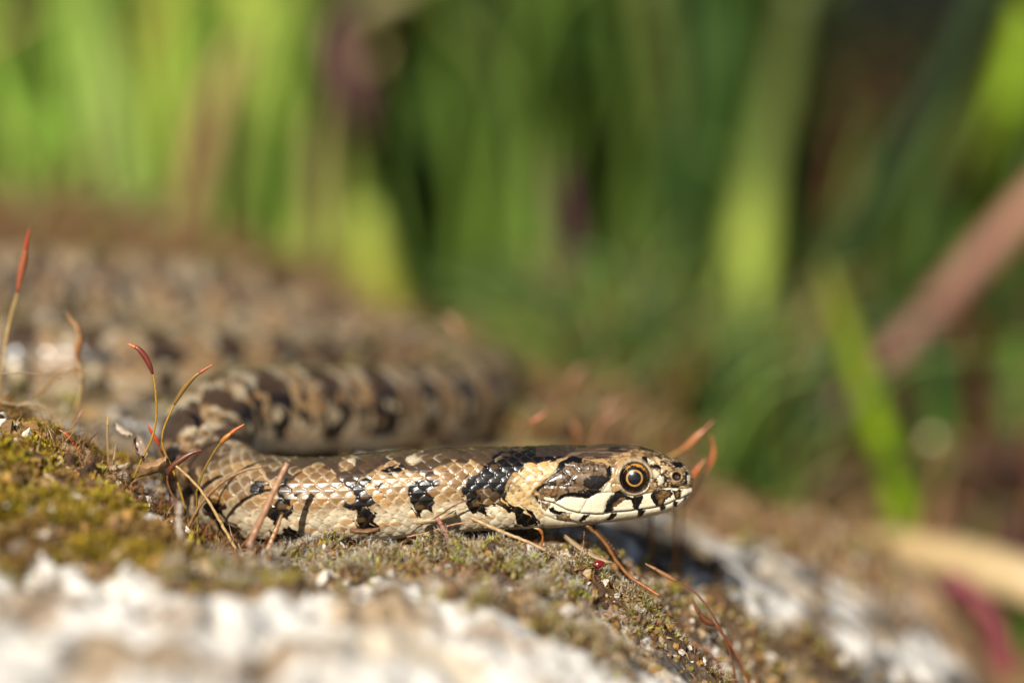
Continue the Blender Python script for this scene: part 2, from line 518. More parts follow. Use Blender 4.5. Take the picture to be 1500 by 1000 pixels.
# mottled olive inside the nape bar, yellow nape patch
paint((polymask(z2([(985, 470), (1090, 450), (1180, 560), (1090, 570), (1000, 555)]), XJ, QJ) & fore) * 0.7 * (0.4 + 0.6 * hsh), TAN2 * 0.8)
paint((polymask(z2([(1060, 590), (1140, 600), (1130, 680), (1080, 660)]), XJ, QJ)) * 0.9, CREAM)
nape = z2([(1370, 300), (1500, 268), (1640, 240), (1700, 290), (1500, 420), (1410, 460), (1400, 530), (1440, 600), (1560, 640), (1500, 720), (1400, 640), (1270, 590), (1180, 540), (1200, 450), (1270, 365)])
npm = polymask(nape, XJ, QJ) & (Xc < 840) & (Qc > 664.5 + 1.5 * bn(0.8, 38))
paint(npm * 0.9, YEL * (0.75 + 0.4 * sstep(0.1, 0.6, s_e))[..., None])
paint(npm * 0.5 * (hsh > 0.5) * sstep(0.25, 0.5, s_e), ORANGE * 1.1)
# scale relief of colour: pale rims, tan base, dark seams between rows
rim = np.exp(-(s_e / 0.17) ** 2)
dk = col.mean(-1) < 0.06
paint(np.where(dk, 0.14, 0.4) * rim * (1 - belly) * covered, np.where(dk[..., None], TAN2 * 0.8, CREAM * 0.9))
paint(0.55 * sstep(0.45, 1.0, s_e) * (1 - belly) * (~dk) * (0.4 + 0.6 * hsh2), srgb(150, 104, 54))
paint(0.35 * sstep(0.2, 0.55, bn(0.22, 35, 1.8)) * (1 - belly) * (~dk), srgb(96, 72, 46))
paint(0.5 * sstep(0.35, 0.6, bn(3.5, 36) + 0.5 * bn(0.5, 37)) * (1 - belly) * (~dk) * sstep(9, 7, arow), srgb(92, 70, 48))
stray = sstep(0.8, 0.84, hsh2) * sstep(0.55, 0.75, np.abs(s_b)) * sstep(3, 4, arow) * (1 - sstep(8, 9, arow)) * (s_b > 0)
paint(stray * 0.9 * (1 - belly), BLACK * 1.5)
paint(0.7 * (~covered) * (1 - belly), DARKB)
# belly plates
chk = sstep(0.2, 0.45, bn(1.6, 78)) * sstep(0.1, 0.3, vnoise(np.stack([np.floor(PH).ravel() * 0.8, np.sign(TH).ravel() * 3, np.zeros(NS * NV)], 1), 77).reshape(NS, NV))
paint(belly, srgb(240, 226, 194))
paint(belly * chk * 0.8 * (1 - sstep(R(150), R(165), np.abs(TH))), BLACK * 1.3)

paint(((Qc < 668) & (Xc > 785) & (Xc < 860)) * 0.9, srgb(62, 48, 40))

# ---------------- head: plates, colours, relief
HX, HQ = Xc + bn(0.35, 51) * 1.3, Qc + bn(0.35, 52) * 1.0
bound = np.array(zB([(720, 90), (560, 190), (480, 260), (440, 350), (340, 440), (240, 520), (215, 590), (290, 690), (330, 790), (330, 1000)]))
xb = np.interp(Qc, bound[:, 1], bound[:, 0])
head = sstep(-2, 2, Xc - xb) * (Xc > 770)
hm = head > 0.5
saved = col.copy()
ns1 = bn(0.9, 61); ns2 = bn(0.28, 62); ns3 = bn(0.5, 63, 4.0)
HB = srgb(176, 142, 96); HBR = srgb(96, 68, 42)
col[:] = HB
paint(np.clip(sstep(-0.1, 0.55, ns1 + 0.7 * ns2), 0, 1) * 0.8, HBR)
snout = sstep(945, 960, Xc) * sstep(3, -3, Qc - 712)
paint(snout * sstep(-0.05, 0.3, ns2 + 0.5 * ns1 + 0.25 * sstep(690, 675, Qc)) * 0.85, srgb(52, 38, 28))
paint(snout * sstep(0.1, 0.45, -ns2 + 0.2 * ns1) * 0.6, srgb(214, 188, 146))
# temples: grey brown plates
tmp = zB([(250, 500), (340, 440), (480, 330), (520, 260), (700, 250), (980, 280), (980, 420), (880, 540), (760, 620), (480, 640), (300, 640)])
paint(polymask(tmp, HX, HQ) * 0.75, srgb(118, 96, 72) * (0.8 + 0.5 * np.clip(ns1, -1, 1))[..., None])
paint(polymask(tmp, HX, HQ) * sstep(0.0, 0.4, 0.8 * ns2 + 0.7 * ns1) * 0.85, srgb(30, 24, 22))
tdk = polymask(zB([(760, 420), (860, 380), (985, 400), (960, 480), (880, 540), (780, 520), (720, 470)]), HX + 2 * ns1, HQ + 2 * ns2)
paint(tdk * 0.95, srgb(24, 21, 23))
paint(polymask(zB([(500, 270), (600, 235), (760, 230), (960, 260), (980, 300), (860, 330), (700, 330), (640, 300)]), HX, HQ + ns1) * (0.35 + 0.5 * sstep(-0.2, 0.3, ns2)), srgb(60, 42, 30))
# crown of the head
crl = np.interp(Xc, [760, 790, 825, 850, 880, 905, 925, 945, 965, 990, 1010], [684, 672, 668, 671, 671, 664, 658, 660, 664, 671, 680])
crown = sstep(1.5, -1.5, HQ - crl)
paint(crown * 0.92, srgb(66, 50, 42))
paint(crown * sstep(0.15, 0.5, ns3) * 0.5, srgb(150, 124, 98))
paint(crown * sstep(0.3, 0.6, bn(0.7, 64, 3.0)) * 0.8, BLACK)
# lips
MOUTH = zB([(250, 600), (290, 640), (430, 668), (560, 738), (680, 772), (860, 788), (950, 787)]) + zA([(240, 838), (390, 832), (540, 815), (640, 802), (740, 785), (830, 760), (910, 722), (980, 700), (1040, 672), (1090, 655)])
LIPTOP = zB([(460, 650), (500, 620), (580, 600), (700, 612), (800, 615), (860, 570), (1020, 555)]) + zA([(250, 630), (370, 655), (480, 668), (570, 650), (650, 640), (760, 595), (870, 590), (960, 600), (1050, 600), (1085, 590)])
lip = polymask(LIPTOP + MOUTH[::-1][:-2], HX, HQ)
paint(lip, CREAM)
jawm = np.interp(Xc, [p[0] for p in MOUTH], [p[1] for p in MOUTH])
lower = (Qc > jawm) & (Xc > 785)
paint(lower, CREAM * 0.97)
paint(lower * 0.5 * sstep(14, 30, Qc - jawm), srgb(214, 198, 160))
paint((polymask(zB([(330, 600), (440, 610), (450, 655), (340, 640)]), HX, HQ)) * 0.95, CREAM * 0.95)
for pl in (zB([(240, 520), (330, 455), (420, 375), (470, 300), (480, 255), (600, 200), (740, 212), (720, 260), (600, 250), (520, 295), (500, 335), (440, 395), (380, 435), (320, 495), (250, 545)]),
           zB([(462, 645), (480, 600), (540, 565), (640, 548), (665, 590), (560, 592), (500, 642)]),
           zB([(640, 550), (720, 560), (800, 515), (880, 535), (950, 465), (990, 395), (1025, 405), (960, 485), (900, 555), (830, 602), (760, 625), (660, 592)]),
           zB([(975, 310), (1010, 278), (1028, 300), (1028, 390), (990, 412), (972, 370)]),
           zB([(198, 575), (240, 598), (292, 660), (284, 735), (250, 705), (208, 635)]),
           zB([(365, 730), (430, 688), (432, 735), (560, 760), (480, 792), (400, 765)]),
           zB([(690, 850), (740, 790), (803, 793), (760, 842), (710, 872)]),
           zB([(178, 850), (245, 880), (245, 912), (178, 902)]),
           zA([(165, 842), (195, 730), (235, 660), (330, 588), (372, 598), (372, 650), (480, 690), (492, 722), (460, 762), (448, 712), (390, 702), (330, 742), (262, 792), (228, 842)]),
           zA([(460, 700), (480, 668), (500, 648), (574, 658), (562, 722), (522, 805), (470, 812)]),
           zA([(646, 648), (700, 618), (760, 598), (862, 606), (884, 660), (805, 712), (772, 782), (718, 784), (688, 745), (652, 692)]),
           zA([(878, 620), (962, 606), (972, 660), (952, 702), (920, 725), (900, 682)]),
           zA([(175, 942), (215, 888), (240, 848), (302, 848), (290, 882), (240, 917)]),
           zA([(518, 902), (518, 818), (597, 818), (582, 862), (552, 897)]),
           zA([(770, 834), (743, 788), (822, 768), (812, 802), (792, 833)]),
           zA([(888, 785), (888, 735), (942, 732), (922, 792)]),
           zA([(975, 745), (1008, 700), (1028, 688), (1004, 742)]),
           zA([(615, 370), (660, 348), (742, 358), (750, 405), (690, 382), (640, 392)]),
           zA([(782, 468), (832, 480), (795, 562), (770, 540)]),
           zA([(560, 262), (600, 280), (620, 350), (590, 350), (555, 300)]),
           zA([(852, 500), (880, 560), (930, 560), (960, 590), (870, 585)]),
           zA([(1010, 420), (1040, 440), (1030, 540), (1010, 560), (1005, 480)]),
           zA([(880, 340), (960, 330), (1010, 370), (960, 390), (900, 380)])):
    paint(polymask(pl, HX, HQ), BLACK)
for pl in (zA([(240, 805), (268, 732), (330, 690), (395, 680), (330, 738), (280, 775)]), zA([(700, 660), (760, 615), (850, 620), (860, 650), (790, 700), (765, 765), (735, 765), (725, 710)]),
           zA([(905, 640), (945, 620), (955, 655), (935, 695), (915, 680)]), zB([(440, 802), (600, 782), (602, 832), (680, 850), (560, 862), (480, 852)]),
           zB([(295, 645), (395, 675), (350, 745), (300, 722)]), zB([(275, 560), (340, 500), (470, 500), (455, 590), (340, 590)])):
    mk = polymask(pl, HX, HQ)
    paint(mk * 0.9, srgb(134, 100, 62)); paint(mk * sstep(0.1, 0.4, ns2 + 0.3) * 0.55, BLACK)
for pl in (zA([(130, 620), (180, 540), (215, 518), (247, 570), (242, 626)]), zA([(650, 420), (700, 393), (752, 440), (712, 492), (652, 482)]), zA([(722, 492), (780, 470), (790, 530), (732, 562)]),
           zA([(970, 655), (1000, 603), (1050, 610), (1052, 650), (972, 712)]), zA([(1035, 470), (1062, 450), (1066, 520), (1040, 545)]), zA([(860, 480), (915, 500), (920, 540), (880, 530)]),
           zA([(600, 290), (680, 300), (700, 330), (640, 345)])):
    paint(polymask(pl, HX, HQ) * 0.85, CREAM * 0.86)
EX, EQ = 927.6, 697.5
er = np.hypot(Xc - EX, (Qc - EQ)) / 0.95
paint(sstep(30, 26.5, er) * 0.85, srgb(178, 158, 128)); paint(sstep(30, 26.5, er) * sstep(0.1, 0.5, ns2) * 0.4, DARKB)
paint(sstep(24.5, 22.5, er), srgb(60, 44, 30))
NX, NQ = 989.0, 696.0
nr = np.hypot((Xc - NX) * 0.95, Qc - NQ)
paint(sstep(10, 8.5, nr) * sstep(5.0, 6.5, nr) * 0.7, srgb(150, 120, 84))
paint(sstep(6.9, 5.6, nr), BLACK)
paint(sstep(4.0, 2.5, np.hypot(Xc - NX - 2, Qc - NQ - 1)) * 0.6, srgb(96, 66, 40))

SEAMS = [zB([(600, 425), (650, 360), (720, 335), (860, 345), (960, 400), (985, 445), (900, 525), (800, 520), (720, 490), (600, 430)]),
         zB([(345, 440), (450, 370), (520, 330), (600, 415), (590, 455), (480, 490), (360, 475)]), zB([(520, 330), (545, 280), (640, 290), (690, 340)]),
         zB([(250, 560), (330, 490), (480, 490), (470, 560), (460, 605), (440, 660)]), zB([(480, 492), (700, 490), (800, 560), (835, 592)]), zB([(690, 770), (740, 700), (780, 620)]),
         zB([(240, 545), (215, 580), (260, 610)]), zB([(300, 650), (370, 730), (400, 675)]),
         LIPTOP, zA([(165, 842), (195, 735), (260, 640)]), zA([(484, 815), (492, 720), (482, 668)]), zA([(742, 785), (738, 720), (690, 640)]), zA([(925, 720), (905, 660), (870, 590)]), zA([(968, 705), (968, 655), (1000, 602)]),
         zA([(250, 625), (240, 560), (270, 535), (330, 545)]), zA([(150, 620), (240, 480), (235, 370), (300, 300)]), zA([(620, 350), (700, 390), (755, 440), (712, 492), (640, 490)]), zA([(640, 490), (640, 600), (720, 610), (725, 560), (715, 492)]),
         zA([(620, 350), (680, 300), (760, 370), (755, 440)]), zA([(755, 440), (790, 470), (790, 560), (725, 570)]), zA([(848, 480), (855, 420), (925, 405), (1000, 430), (1005, 500), (960, 560), (880, 560), (848, 480)]),
         zA([(870, 570), (1040, 570)]), zA([(1010, 410), (1050, 400), (1080, 470), (1085, 590)]), zA([(880, 300), (880, 400)]), zA([(880, 300), (1000, 320), (1050, 400)]), zA([(600, 190), (690, 240), (790, 265), (880, 300)]), zA([(690, 240), (640, 300)]),
         zA([(0, 205), (250, 195), (420, 215), (580, 235), (690, 245)]), zA([(0, 280), (150, 265), (300, 270), (420, 255)]),
         zA([(180, 940), (300, 845)]), zA([(530, 905), (560, 815)]), zA([(780, 840), (790, 778)]), zA([(905, 795), (912, 730)]), zB([(700, 870), (780, 792)]), zB([(440, 805), (620, 775)]), zB([(430, 740), (480, 850), (700, 880), (950, 890)]) + zA([(200, 950), (520, 905), (780, 850), (960, 790), (1030, 720)]),
         zB([(150, 740), (320, 790), (500, 860)])]


def segdist(polys, X, Q):
    d = np.full(X.shape, 1e9)
    for pl in polys:
        for (x0, y0), (x1, y1) in zip(pl[:-1], pl[1:]):
            vx, vy = x1 - x0, y1 - y0
            t = np.clip(((X - x0) * vx + (Q - y0) * vy) / (vx * vx + vy * vy + 1e-9), 0, 1)
            d = np.minimum(d, (X - x0 - t * vx) ** 2 + (Q - y0 - t * vy) ** 2)
    return np.sqrt(d)


HR = int(np.searchsorted(s_arr, (1015.5 - 762) * MPX))
dse = np.full((NS, NV), 50.0); dmo = np.full((NS, NV), 50.0)
dse[:HR] = segdist(SEAMS, Xc[:HR], Qc[:HR]); dmo[:HR] = segdist([MOUTH], Xc[:HR], Qc[:HR])
h_head = 0.16 * (1 - np.exp(-np.minimum(dse, dmo) / 3.2)) - 0.05 * np.exp(-(dse / 0.9) ** 2)
h_head -= 0.26 * np.exp(-(dmo / 1.15) ** 2)
h_head += 0.10 * sstep(0, 8, Qc - jawm) * 0
h_head += 0.10 * np.exp(-((Qc - jawm + 4) / 3.5) ** 2) * (Xc > 800)
h_head += 0.20 * np.exp(-((er - 25.5) / 2.4) ** 2) - 0.75 * sstep(23.5, 20.5, er)
brow = np.exp(-((Qc - np.interp(Xc, [895, 910, 927, 945, 960], [678, 671, 668.5, 671, 677])) / 2.2) ** 2) * sstep(890, 905, Xc) * sstep(962, 948, Xc)
h_head += 0.22 * brow
h_head += 0.12 * np.exp(-((nr - 7.8) / 1.4) ** 2) - 0.55 * sstep(6.6, 3.8, nr)
h_head += 0.015 * ns2
mouth_col = np.exp(-(dmo / 1.1) ** 2)
paint(mouth_col * 0.85, srgb(60, 42, 28))
paint(np.exp(-(dse / 0.75) ** 2) * 0.5, srgb(70, 50, 34))
topfade = sstep(0.3, 1.2, np.abs(lat))
h_head = np.where(ver > 0, h_head * topfade + (1 - topfade) * 0.12, h_head)
headw = head[..., None]
col = saved * (1 - headw) + col * headw
edge_seam = np.exp(-((Xc - xb) / 1.0) ** 2) * (Xc > 775) * (Xc < 850) * sstep(742, 725, Qc)
hfull = h_body * (1 - head) + h_head * head - 0.10 * edge_seam
hfull *= sstep(-0.05, 0.5, s_arr)[:, None]
hfull *= 1 - 0.0 * belly
V = (B + N * hfull[..., None]).reshape(-1, 3)
colf = np.clip(col * K, 0.003, 0.85).reshape(-1, 3)
ii = np.arange(NS - 1)[:, None] * NV; jj = np.arange(NV)[None, :]; j2 = (jj + 1) % NV
F4 = np.stack([ii + jj, ii + j2, ii + NV + j2, ii + NV + jj], -1).reshape(-1, 4)
tip0 = ctr[0] + np.array([0.02, 0, 0]); tip1 = ctr[-1] + Tn[-1] * 0.6
V = np.vstack([V, tip0, tip1]); colf = np.vstack([colf, colf[0], colf[-1]])
J = np.arange(NV); Jn = (J + 1) % NV
caps = np.vstack([np.stack([np.full(NV, NS * NV), Jn, J], 1), np.stack([np.full(NV, NS * NV + 1), (NS - 1) * NV + J, (NS - 1) * NV + Jn], 1)])

# ------------------------------------------------------------------ boulder surface
ctl = []
for px, py in [(-120, 600), (-60, 615), (0, 634), (100, 672), (170, 705), (230, 755), (300, 799), (400, 803), (500, 803), (600, 797), (700, 789), (800, 797), (880, 826), (950, 880), (1020, 945), (1090, 1015), (1180, 1110), (1300, 1250)]:
    ctl.append(P(px, py, -1.5))
for px, py in [(-80, 690), (0, 705), (100, 730), (200, 775), (300, 820), (400, 845), (500, 850), (600, 845), (700, 845), (800, 870), (900, 930), (1000, 1010), (1100, 1100)]:
    ctl.append(P(px, py, -18))
for px, py in [(-100, 800), (0, 815), (120, 830), (250, 850), (400, 880), (600, 895), (750, 915), (900, 1000), (1050, 1110)]:
    ctl.append(P(px, py, -38))
for px, py in [(-100, 905), (0, 910), (200, 925), (400, 950), (600, 970), (800, 1030), (950, 1120)]:
    ctl.append(P(px, py, -60))
for px, py in [(-150, 1060), (100, 1070), (400, 1100), (700, 1170), (1000, 1320)]:
    ctl.append(P(px, py, -95))
for px, py, Y in [(760, 770, 12), (880, 795, 14), (950, 800, 20), (1050, 850, 22), (1150, 930, 22), (1250, 1010, 22), (1380, 1100, 25),
                  (560, 720, 25), (700, 715, 30), (820, 715, 38), (920, 742, 40), (1000, 785, 42), (1100, 815, 45), (1200, 870, 45), (1300, 930, 45), (1400, 1010, 45),
                  (760, 660, 70), (850, 650, 75), (930, 705, 72), (1000, 738, 72), (1100, 765, 75), (1200, 775, 75), (1290, 810, 73), (1380, 870, 70), (1450, 960, 66),
                  (800, 595, 105), (700, 570, 125), (600, 505, 150), (450, 430, 158), (300, 375, 160), (150, 352, 160), (0, 345, 160), (-150, 345, 160),
                  (0, 470, 88), (150, 475, 88), (300, 490, 88), (-150, 520, 88), (100, 600, 36), (0, 600, 36), (200, 625, 34), (-100, 600, 36), (180, 655, 16), (100, 637, 16), (0, 612, 16)]:
    ctl.append(P(px, py, Y))
for s in list(np.arange(S_BODY + 2, LEN, 7.0)):
    k = int(np.searchsorted(s_arr, s)); k = min(k, NS - 1)
    ctl.append(ctr[k] - np.array([0, 0, wid[k] * 0.88]))
for s in np.arange(28, S_BODY, 6.0):
    k = int(np.searchsorted(s_arr, s))
    ctl.append(ctr[k] - np.array([0, 0, hb[k] * 0.97]))
ctl = np.array(ctl)
cx, cy, cz = ctl.T


def tpsk(r2):
    return np.where(r2 > 1e-9, 0.5 * r2 * np.log(r2 + 1e-12), 0)


n_c = len(ctl)
Kc = tpsk((cx[:, None] - cx) ** 2 + (cy[:, None] - cy) ** 2) + np.eye(n_c) * 60.0
Pm = np.stack([np.ones(n_c), cx, cy], 1)
Lm = np.block([[Kc, Pm], [Pm.T, np.zeros((3, 3))]])
sol = np.linalg.solve(Lm, np.concatenate([cz, np.zeros(3)]))


def rock_base(x, y):
    x = np.asarray(x, float); y = np.asarray(y, float)
    z = sol[n_c] + sol[n_c + 1] * x + sol[n_c + 2] * y
    for k in range(n_c):
        z = z + sol[k] * tpsk((x - cx[k]) ** 2 + (y - cy[k]) ** 2)
    # the boulder's rim: it rounds off behind and to the sides
    yr = np.interp(x, [-200, -70, -30, 10, 40, 75], [176, 172, 158, 112, 82, 72])
    e = np.clip(y - yr, 0, None); z = z - e ** 1.5 * 0.22
    e = np.clip(x - 62, 0, None); z = z - e ** 1.6 * 0.06
    e = np.clip(-y - 105, 0, None); z = z - e ** 1.4 * 0.3
    e = np.clip(-x - 125, 0, None); z = z - e ** 1.4 * 0.25
    return np.maximum(z, -95)


def blob(x, y, px, py, Y, r):
    c = P(px, py, Y)
    return np.exp(-((x - c[0]) ** 2 + (y - c[1]) ** 2) / (r * r))


WL = [(1110, 850, 36, 6), (1160, 885, 30, 5), (1280, 955, 36, 6.5), (1250, 905, 44, 5), (1070, 875, 22, 4), (1330, 985, 42, 5), (1190, 830, 56, 6), (1040, 800, 45, 5)]


def moss_mask(x, y):
    v = 0.9 * fbm2(x, y, 17, 4, 3) + 0.45 * n2(x, y, 5, 8)
    bias = -0.22 + 0 * x
    bias += 1.1 * blob(x, y, 40, 700, -16, 17) + 0.8 * blob(x, y, 130, 770, -26, 10) + 0.9 * blob(x, y, -60, 720, -20, 20) + 0.6 * blob(x, y, 50, 625, 2, 9) + 0.3 * blob(x, y, 230, 820, -26, 6) - 0.5 * blob(x, y, 215, 740, -13, 9) - 0.35 * blob(x, y, 140, 670, -4, 7)
    for px, Y, r in [(420, -15, 10), (520, -14, 9), (600, -13, 9), (690, -11, 9), (760, -9, 9), (840, -9, 8), (900, -8, 7), (960, -6, 7), (1010, -4, 6)]:
        c = P(px, 830, Y); bias += 0.42 * np.exp(-((x - c[0]) ** 2 + (y - Y) ** 2) / (r * r))
    bias += 0.42 * blob(x, y, 1090, 900, 18, 9) + 0.42 * blob(x, y, 1180, 960, 22, 8) + 0.25 * blob(x, y, 1220, 900, 40, 7) + 0.35 * blob(x, y, 980, 830, 10, 9) + 0.3 * blob(x, y, 1330, 930, 44, 7) - 0.65 * sum(blob(x, y, *q) for q in WL)
    bias += 1.25 * blob(x, y, 560, 925, -40, 7) + 1.0 * blob(x, y, 830, 925, -26, 8) + 1.1 * blob(x, y, 30, 880, -52, 6) + 0.9 * blob(x, y, 300, 860, -36, 6) + 0.8 * blob(x, y, 700, 915, -33, 6) + 0.8 * blob(x, y, 455, 880, -34, 5) + 0.7 * blob(x, y, 180, 985, -74, 6)
    bias += 0.7 * sstep(110, 140, y) - 0.75 * sstep(-28, -44, y) + 0.15 * sstep(20, 50, y) * sstep(0, -30, x)
    return v + bias


def rock_relief(x, y, mm=None):
    mm = moss_mask(x, y) if mm is None else mm
    mo = sstep(-0.1, 0.35, mm)
    near = np.clip(1.0 - 0.0 * y, 0, 1)
    big = 2.2 * fbm2(x, y, 24, 2, 14)
    crust = 1.7 * fbm2(x, y, 7.5, 3, 17) + 1.3 * (0.35 - np.abs(n2(x, y, 5.5, 23))) + 0.28 * n2(x, y, 1.3, 29) + 0.12 * n2(x, y, 0.6, 31)
    pit = -1.5 * sstep(0.28, 0.6, n2(x, y, 3.4, 37))
    quiet = 1 - 0.75 * np.exp(-((y - 0) / 7.0) ** 2) * (x < 25)      # pressed flat under the animal
    tren = -2.4 * np.exp(-((y + 3.6) / 3.0) ** 2) * sstep(30, 20, x) * sstep(-44, -38, x) + 1.75 * np.exp(-((y + 8.6) / 2.8) ** 2) * sstep(34, 22, x) * sstep(-40, -34, x) * (0.6 + 0.8 * n2(x, y, 5, 43))
    near = 1 + 0.9 * sstep(-22, -45, y)
    return tren + (big * 0.5 + crust + pit) * quiet * near + mo * 1.1 * (0.5 + 0.5 * n2(x, y, 3.0, 41) + 0.3 * n2(x, y, 1.2, 42))


def rock_z(x, y):
    x = np.atleast_1d(np.asarray(x, float)); y = np.atleast_1d(np.asarray(y, float))
    return rock_base(x, y) + rock_relief(x, y)


def spaced(segs):
    out = []
    for a, b, d in segs:
        out.append(np.arange(a, b, d))
    return np.unique(np.round(np.concatenate(out), 4))


gx = spaced([(-240, -110, 2.5), (-110, -72, 0.9), (-72, 72, 0.4), (72, 120, 0.8), (120, 180, 3)])
gy = spaced([(-150, -100, 3), (-100, -60, 1.0), (-60, -16, 0.6), (-16, 12, 0.33), (12, 60, 0.6), (60, 120, 1.0), (120, 190, 1.8), (190, 260, 4)])
GX, GY = np.meshgrid(gx, gy)
x, y = GX.ravel(), GY.ravel()
mm = moss_mask(x, y)
z = rock_base(x, y) + rock_relief(x, y, mm)
mo = sstep(0.0, 0.4, mm)
wl = (0.62 + 0.7 * fbm2(x, y, 6, 3, 53)) * sum(blob(x, y, *q) for q in WL + [(880, 880, -12, 4), (700, 880, -24, 5), (640, 905, -26, 5), (520, 880, -28, 4)])
brs = sum(blob(x, y, *q) for q in [(560, 945, -42, 6), (30, 870, -50, 7), (180, 990, -70, 7), (330, 900, -40, 5), (720, 960, -44, 5), (430, 985, -66, 6), (250, 940, -55, 4)])
lw = sstep(-0.12, 0.14, fbm2(x, y, 9, 5, 51) + 0.5 * sstep(-16, -36, y) - 0.10 * sstep(5, 30, y) + 0.6 * wl - 0.3 * brs)
dkc = sstep(0.10, 0.32, fbm2(x, y, 7, 5, 57) + 0.14 * sstep(10, 30, y) - 0.16 * sstep(-25, -45, y) - 0.35 * wl + 0.22 * sstep(0.08, 0.3, wl) * sstep(0.6, 0.3, wl))
och = sstep(0.05, 0.45, fbm2(x, y, 14, 3, 61) - 0.22 * sstep(-15, -40, y) + 0.3 * sstep(25, 60, y) + 0.7 * brs - 0.3 * wl)
rc = np.outer(1 - lw, srgb(148, 130, 106)) + np.outer(lw, srgb(240, 234, 224))
rc = rc * (0.9 + 0.2 * n2(x, y, 1.1, 63))[:, None]
rc = rc * (1 - 0.5 * och[:, None]) + 0.5 * och[:, None] * srgb(196, 168, 120)
bq = sstep(0.15, 0.6, brs + 0.35 * n2(x, y, 3, 64)); rc = rc * (1 - 0.65 * bq[:, None]) + 0.65 * bq[:, None] * srgb(150, 118, 78)
rc = rc * (1 - 0.85 * dkc[:, None]) + 0.85 * dkc[:, None] * srgb(66, 60, 54)
sp = sstep(0.5, 0.7, n2(x, y, 1.6, 67)); rc = rc * (1 - 0.6 * sp[:, None]) + 0.6 * sp[:, None] * srgb(84, 74, 64)
soil = srgb(104, 78, 50)
tr_ = np.exp(-((y + 2.0) / 6.0) ** 2) * sstep(34, 22, x) * sstep(-44, -36, x); mo = np.maximum(mo, 0.9 * sstep(0.25, 0.7, tr_))
rc = rc * (1 - mo[:, None]) + mo[:, None] * soil * (0.8 + 0.4 * n2(x, y, 0.9, 71))[:, None]
brn = sstep(112, 140, y + 8 * n2(x, y, 14, 73)); rc = rc * (1 - 0.8 * brn[:, None]) + 0.8 * brn[:, None] * srgb(146, 108, 66)
tanz = sstep(48, 66, y + 6 * n2(x, y, 7, 74)) * sstep(-15, 5, x) * 0.7; rc = rc * (1 - tanz[:, None]) + tanz[:, None] * srgb(172, 134, 92)
nx, ny = len(gx), len(gy)
ia = (np.arange(ny - 1)[:, None] * nx + np.arange(nx - 1)[None, :])
Fr = np.stack([ia, ia + 1, ia + nx + 1, ia + nx], -1).reshape(-1, 4)
# skirt so that the boulder is a closed body
ring = np.concatenate([np.arange(nx), (np.arange(1, ny)) * nx + nx - 1, (ny - 1) * nx + np.arange(nx - 2, -1, -1), np.arange(ny - 2, 0, -1) * nx])
Vr = np.stack([x, y, z], 1)
low = Vr[ring].copy(); low[:, 2] = -140
nb = len(Vr); m_ = len(ring)
q = np.arange(m_); qn = (q + 1) % m_
sk = np.stack([ring[q], nb + q, nb + qn, ring[qn]], 1)
Vr = np.vstack([Vr, low, [[0, 50, -140]]])
rc = np.vstack([rc, np.tile(srgb(120, 108, 90), (m_ + 1, 1))])
bc = np.stack([np.full(m_, nb + m_), nb + qn, nb + q], 1)
boulder = smesh('boulder', Vr, [Fr, sk, bc], M_ROCK, col=np.clip(rc * 0.66, 0.008, 0.66), origin=(0, 50, -140))
tag(boulder, 'pale weathered boulder crusted with white lichen that the snake lies on', 'boulder')

# ------------------------------------------------------------------ ground
def soil_z(x, y):
    return -72 + 5 * fbm2(x, y, 160, 3, 81)


r_ = np.concatenate([[0.0], np.geomspace(15, 30000, 70)])
a_ = np.linspace(0, 2 * np.pi, 96, endpoint=False)
gr = np.array([[r * math.cos(a), 250 + r * math.sin(a)] for r in r_[1:] for a in a_])
gz = soil_z(gr[:, 0], gr[:, 1]) * (np.hypot(gr[:, 0], gr[:, 1] - 250) < 4000) + -72.0 * (np.hypot(gr[:, 0], gr[:, 1] - 250) >= 4000)
Vg = np.vstack([np.column_stack([gr, gz]), [[0, 250, -72]]])
k = len(a_)
i_ = np.arange(len(r_) - 2)[:, None] * k; j_ = np.arange(k)[None, :]; jn_ = (j_ + 1) % k
Fg = np.stack([i_ + j_, i_ + k + j_, i_ + k + jn_, i_ + jn_], -1).reshape(-1, 4)
Fc = np.stack([np.full(k, len(Vg) - 1), np.arange(k), (np.arange(k) + 1) % k], 1)
gc = np.tile(srgb(112, 90, 58), (len(Vg), 1)) * (1 + 0.25 * fbm2(Vg[:, 0], Vg[:, 1], 60, 3, 83))[:, None]
ground = smesh('ground', Vg, [Fg, Fc], M_SOIL, col=gc)
ground['kind'] = 'structure'

# ------------------------------------------------------------------ the snake itself
snake = thing('snake', 'brown snake with black bars and cream lips, lying coiled on the mossy boulder', 'snake', ctr[NS // 3] - np.array([0, 0, 7]))
smesh('body', V, [F4, caps], M_SNAKE, parent=snake, col=colf)


def surf_at(Xp, Qp, side):
    """point and normal of the head's flank at chart position (Xp, Qp); side -1 is the flank nearer the lens"""
    sel = (TH < 0) if side < 0 else (TH > 0)
    d = np.where(sel, (Xc - Xp) ** 2 + (Qc - Qp) ** 2, 1e9)
    k = np.unravel_index(np.argmin(d), d.shape)
    return B[k], N[k]


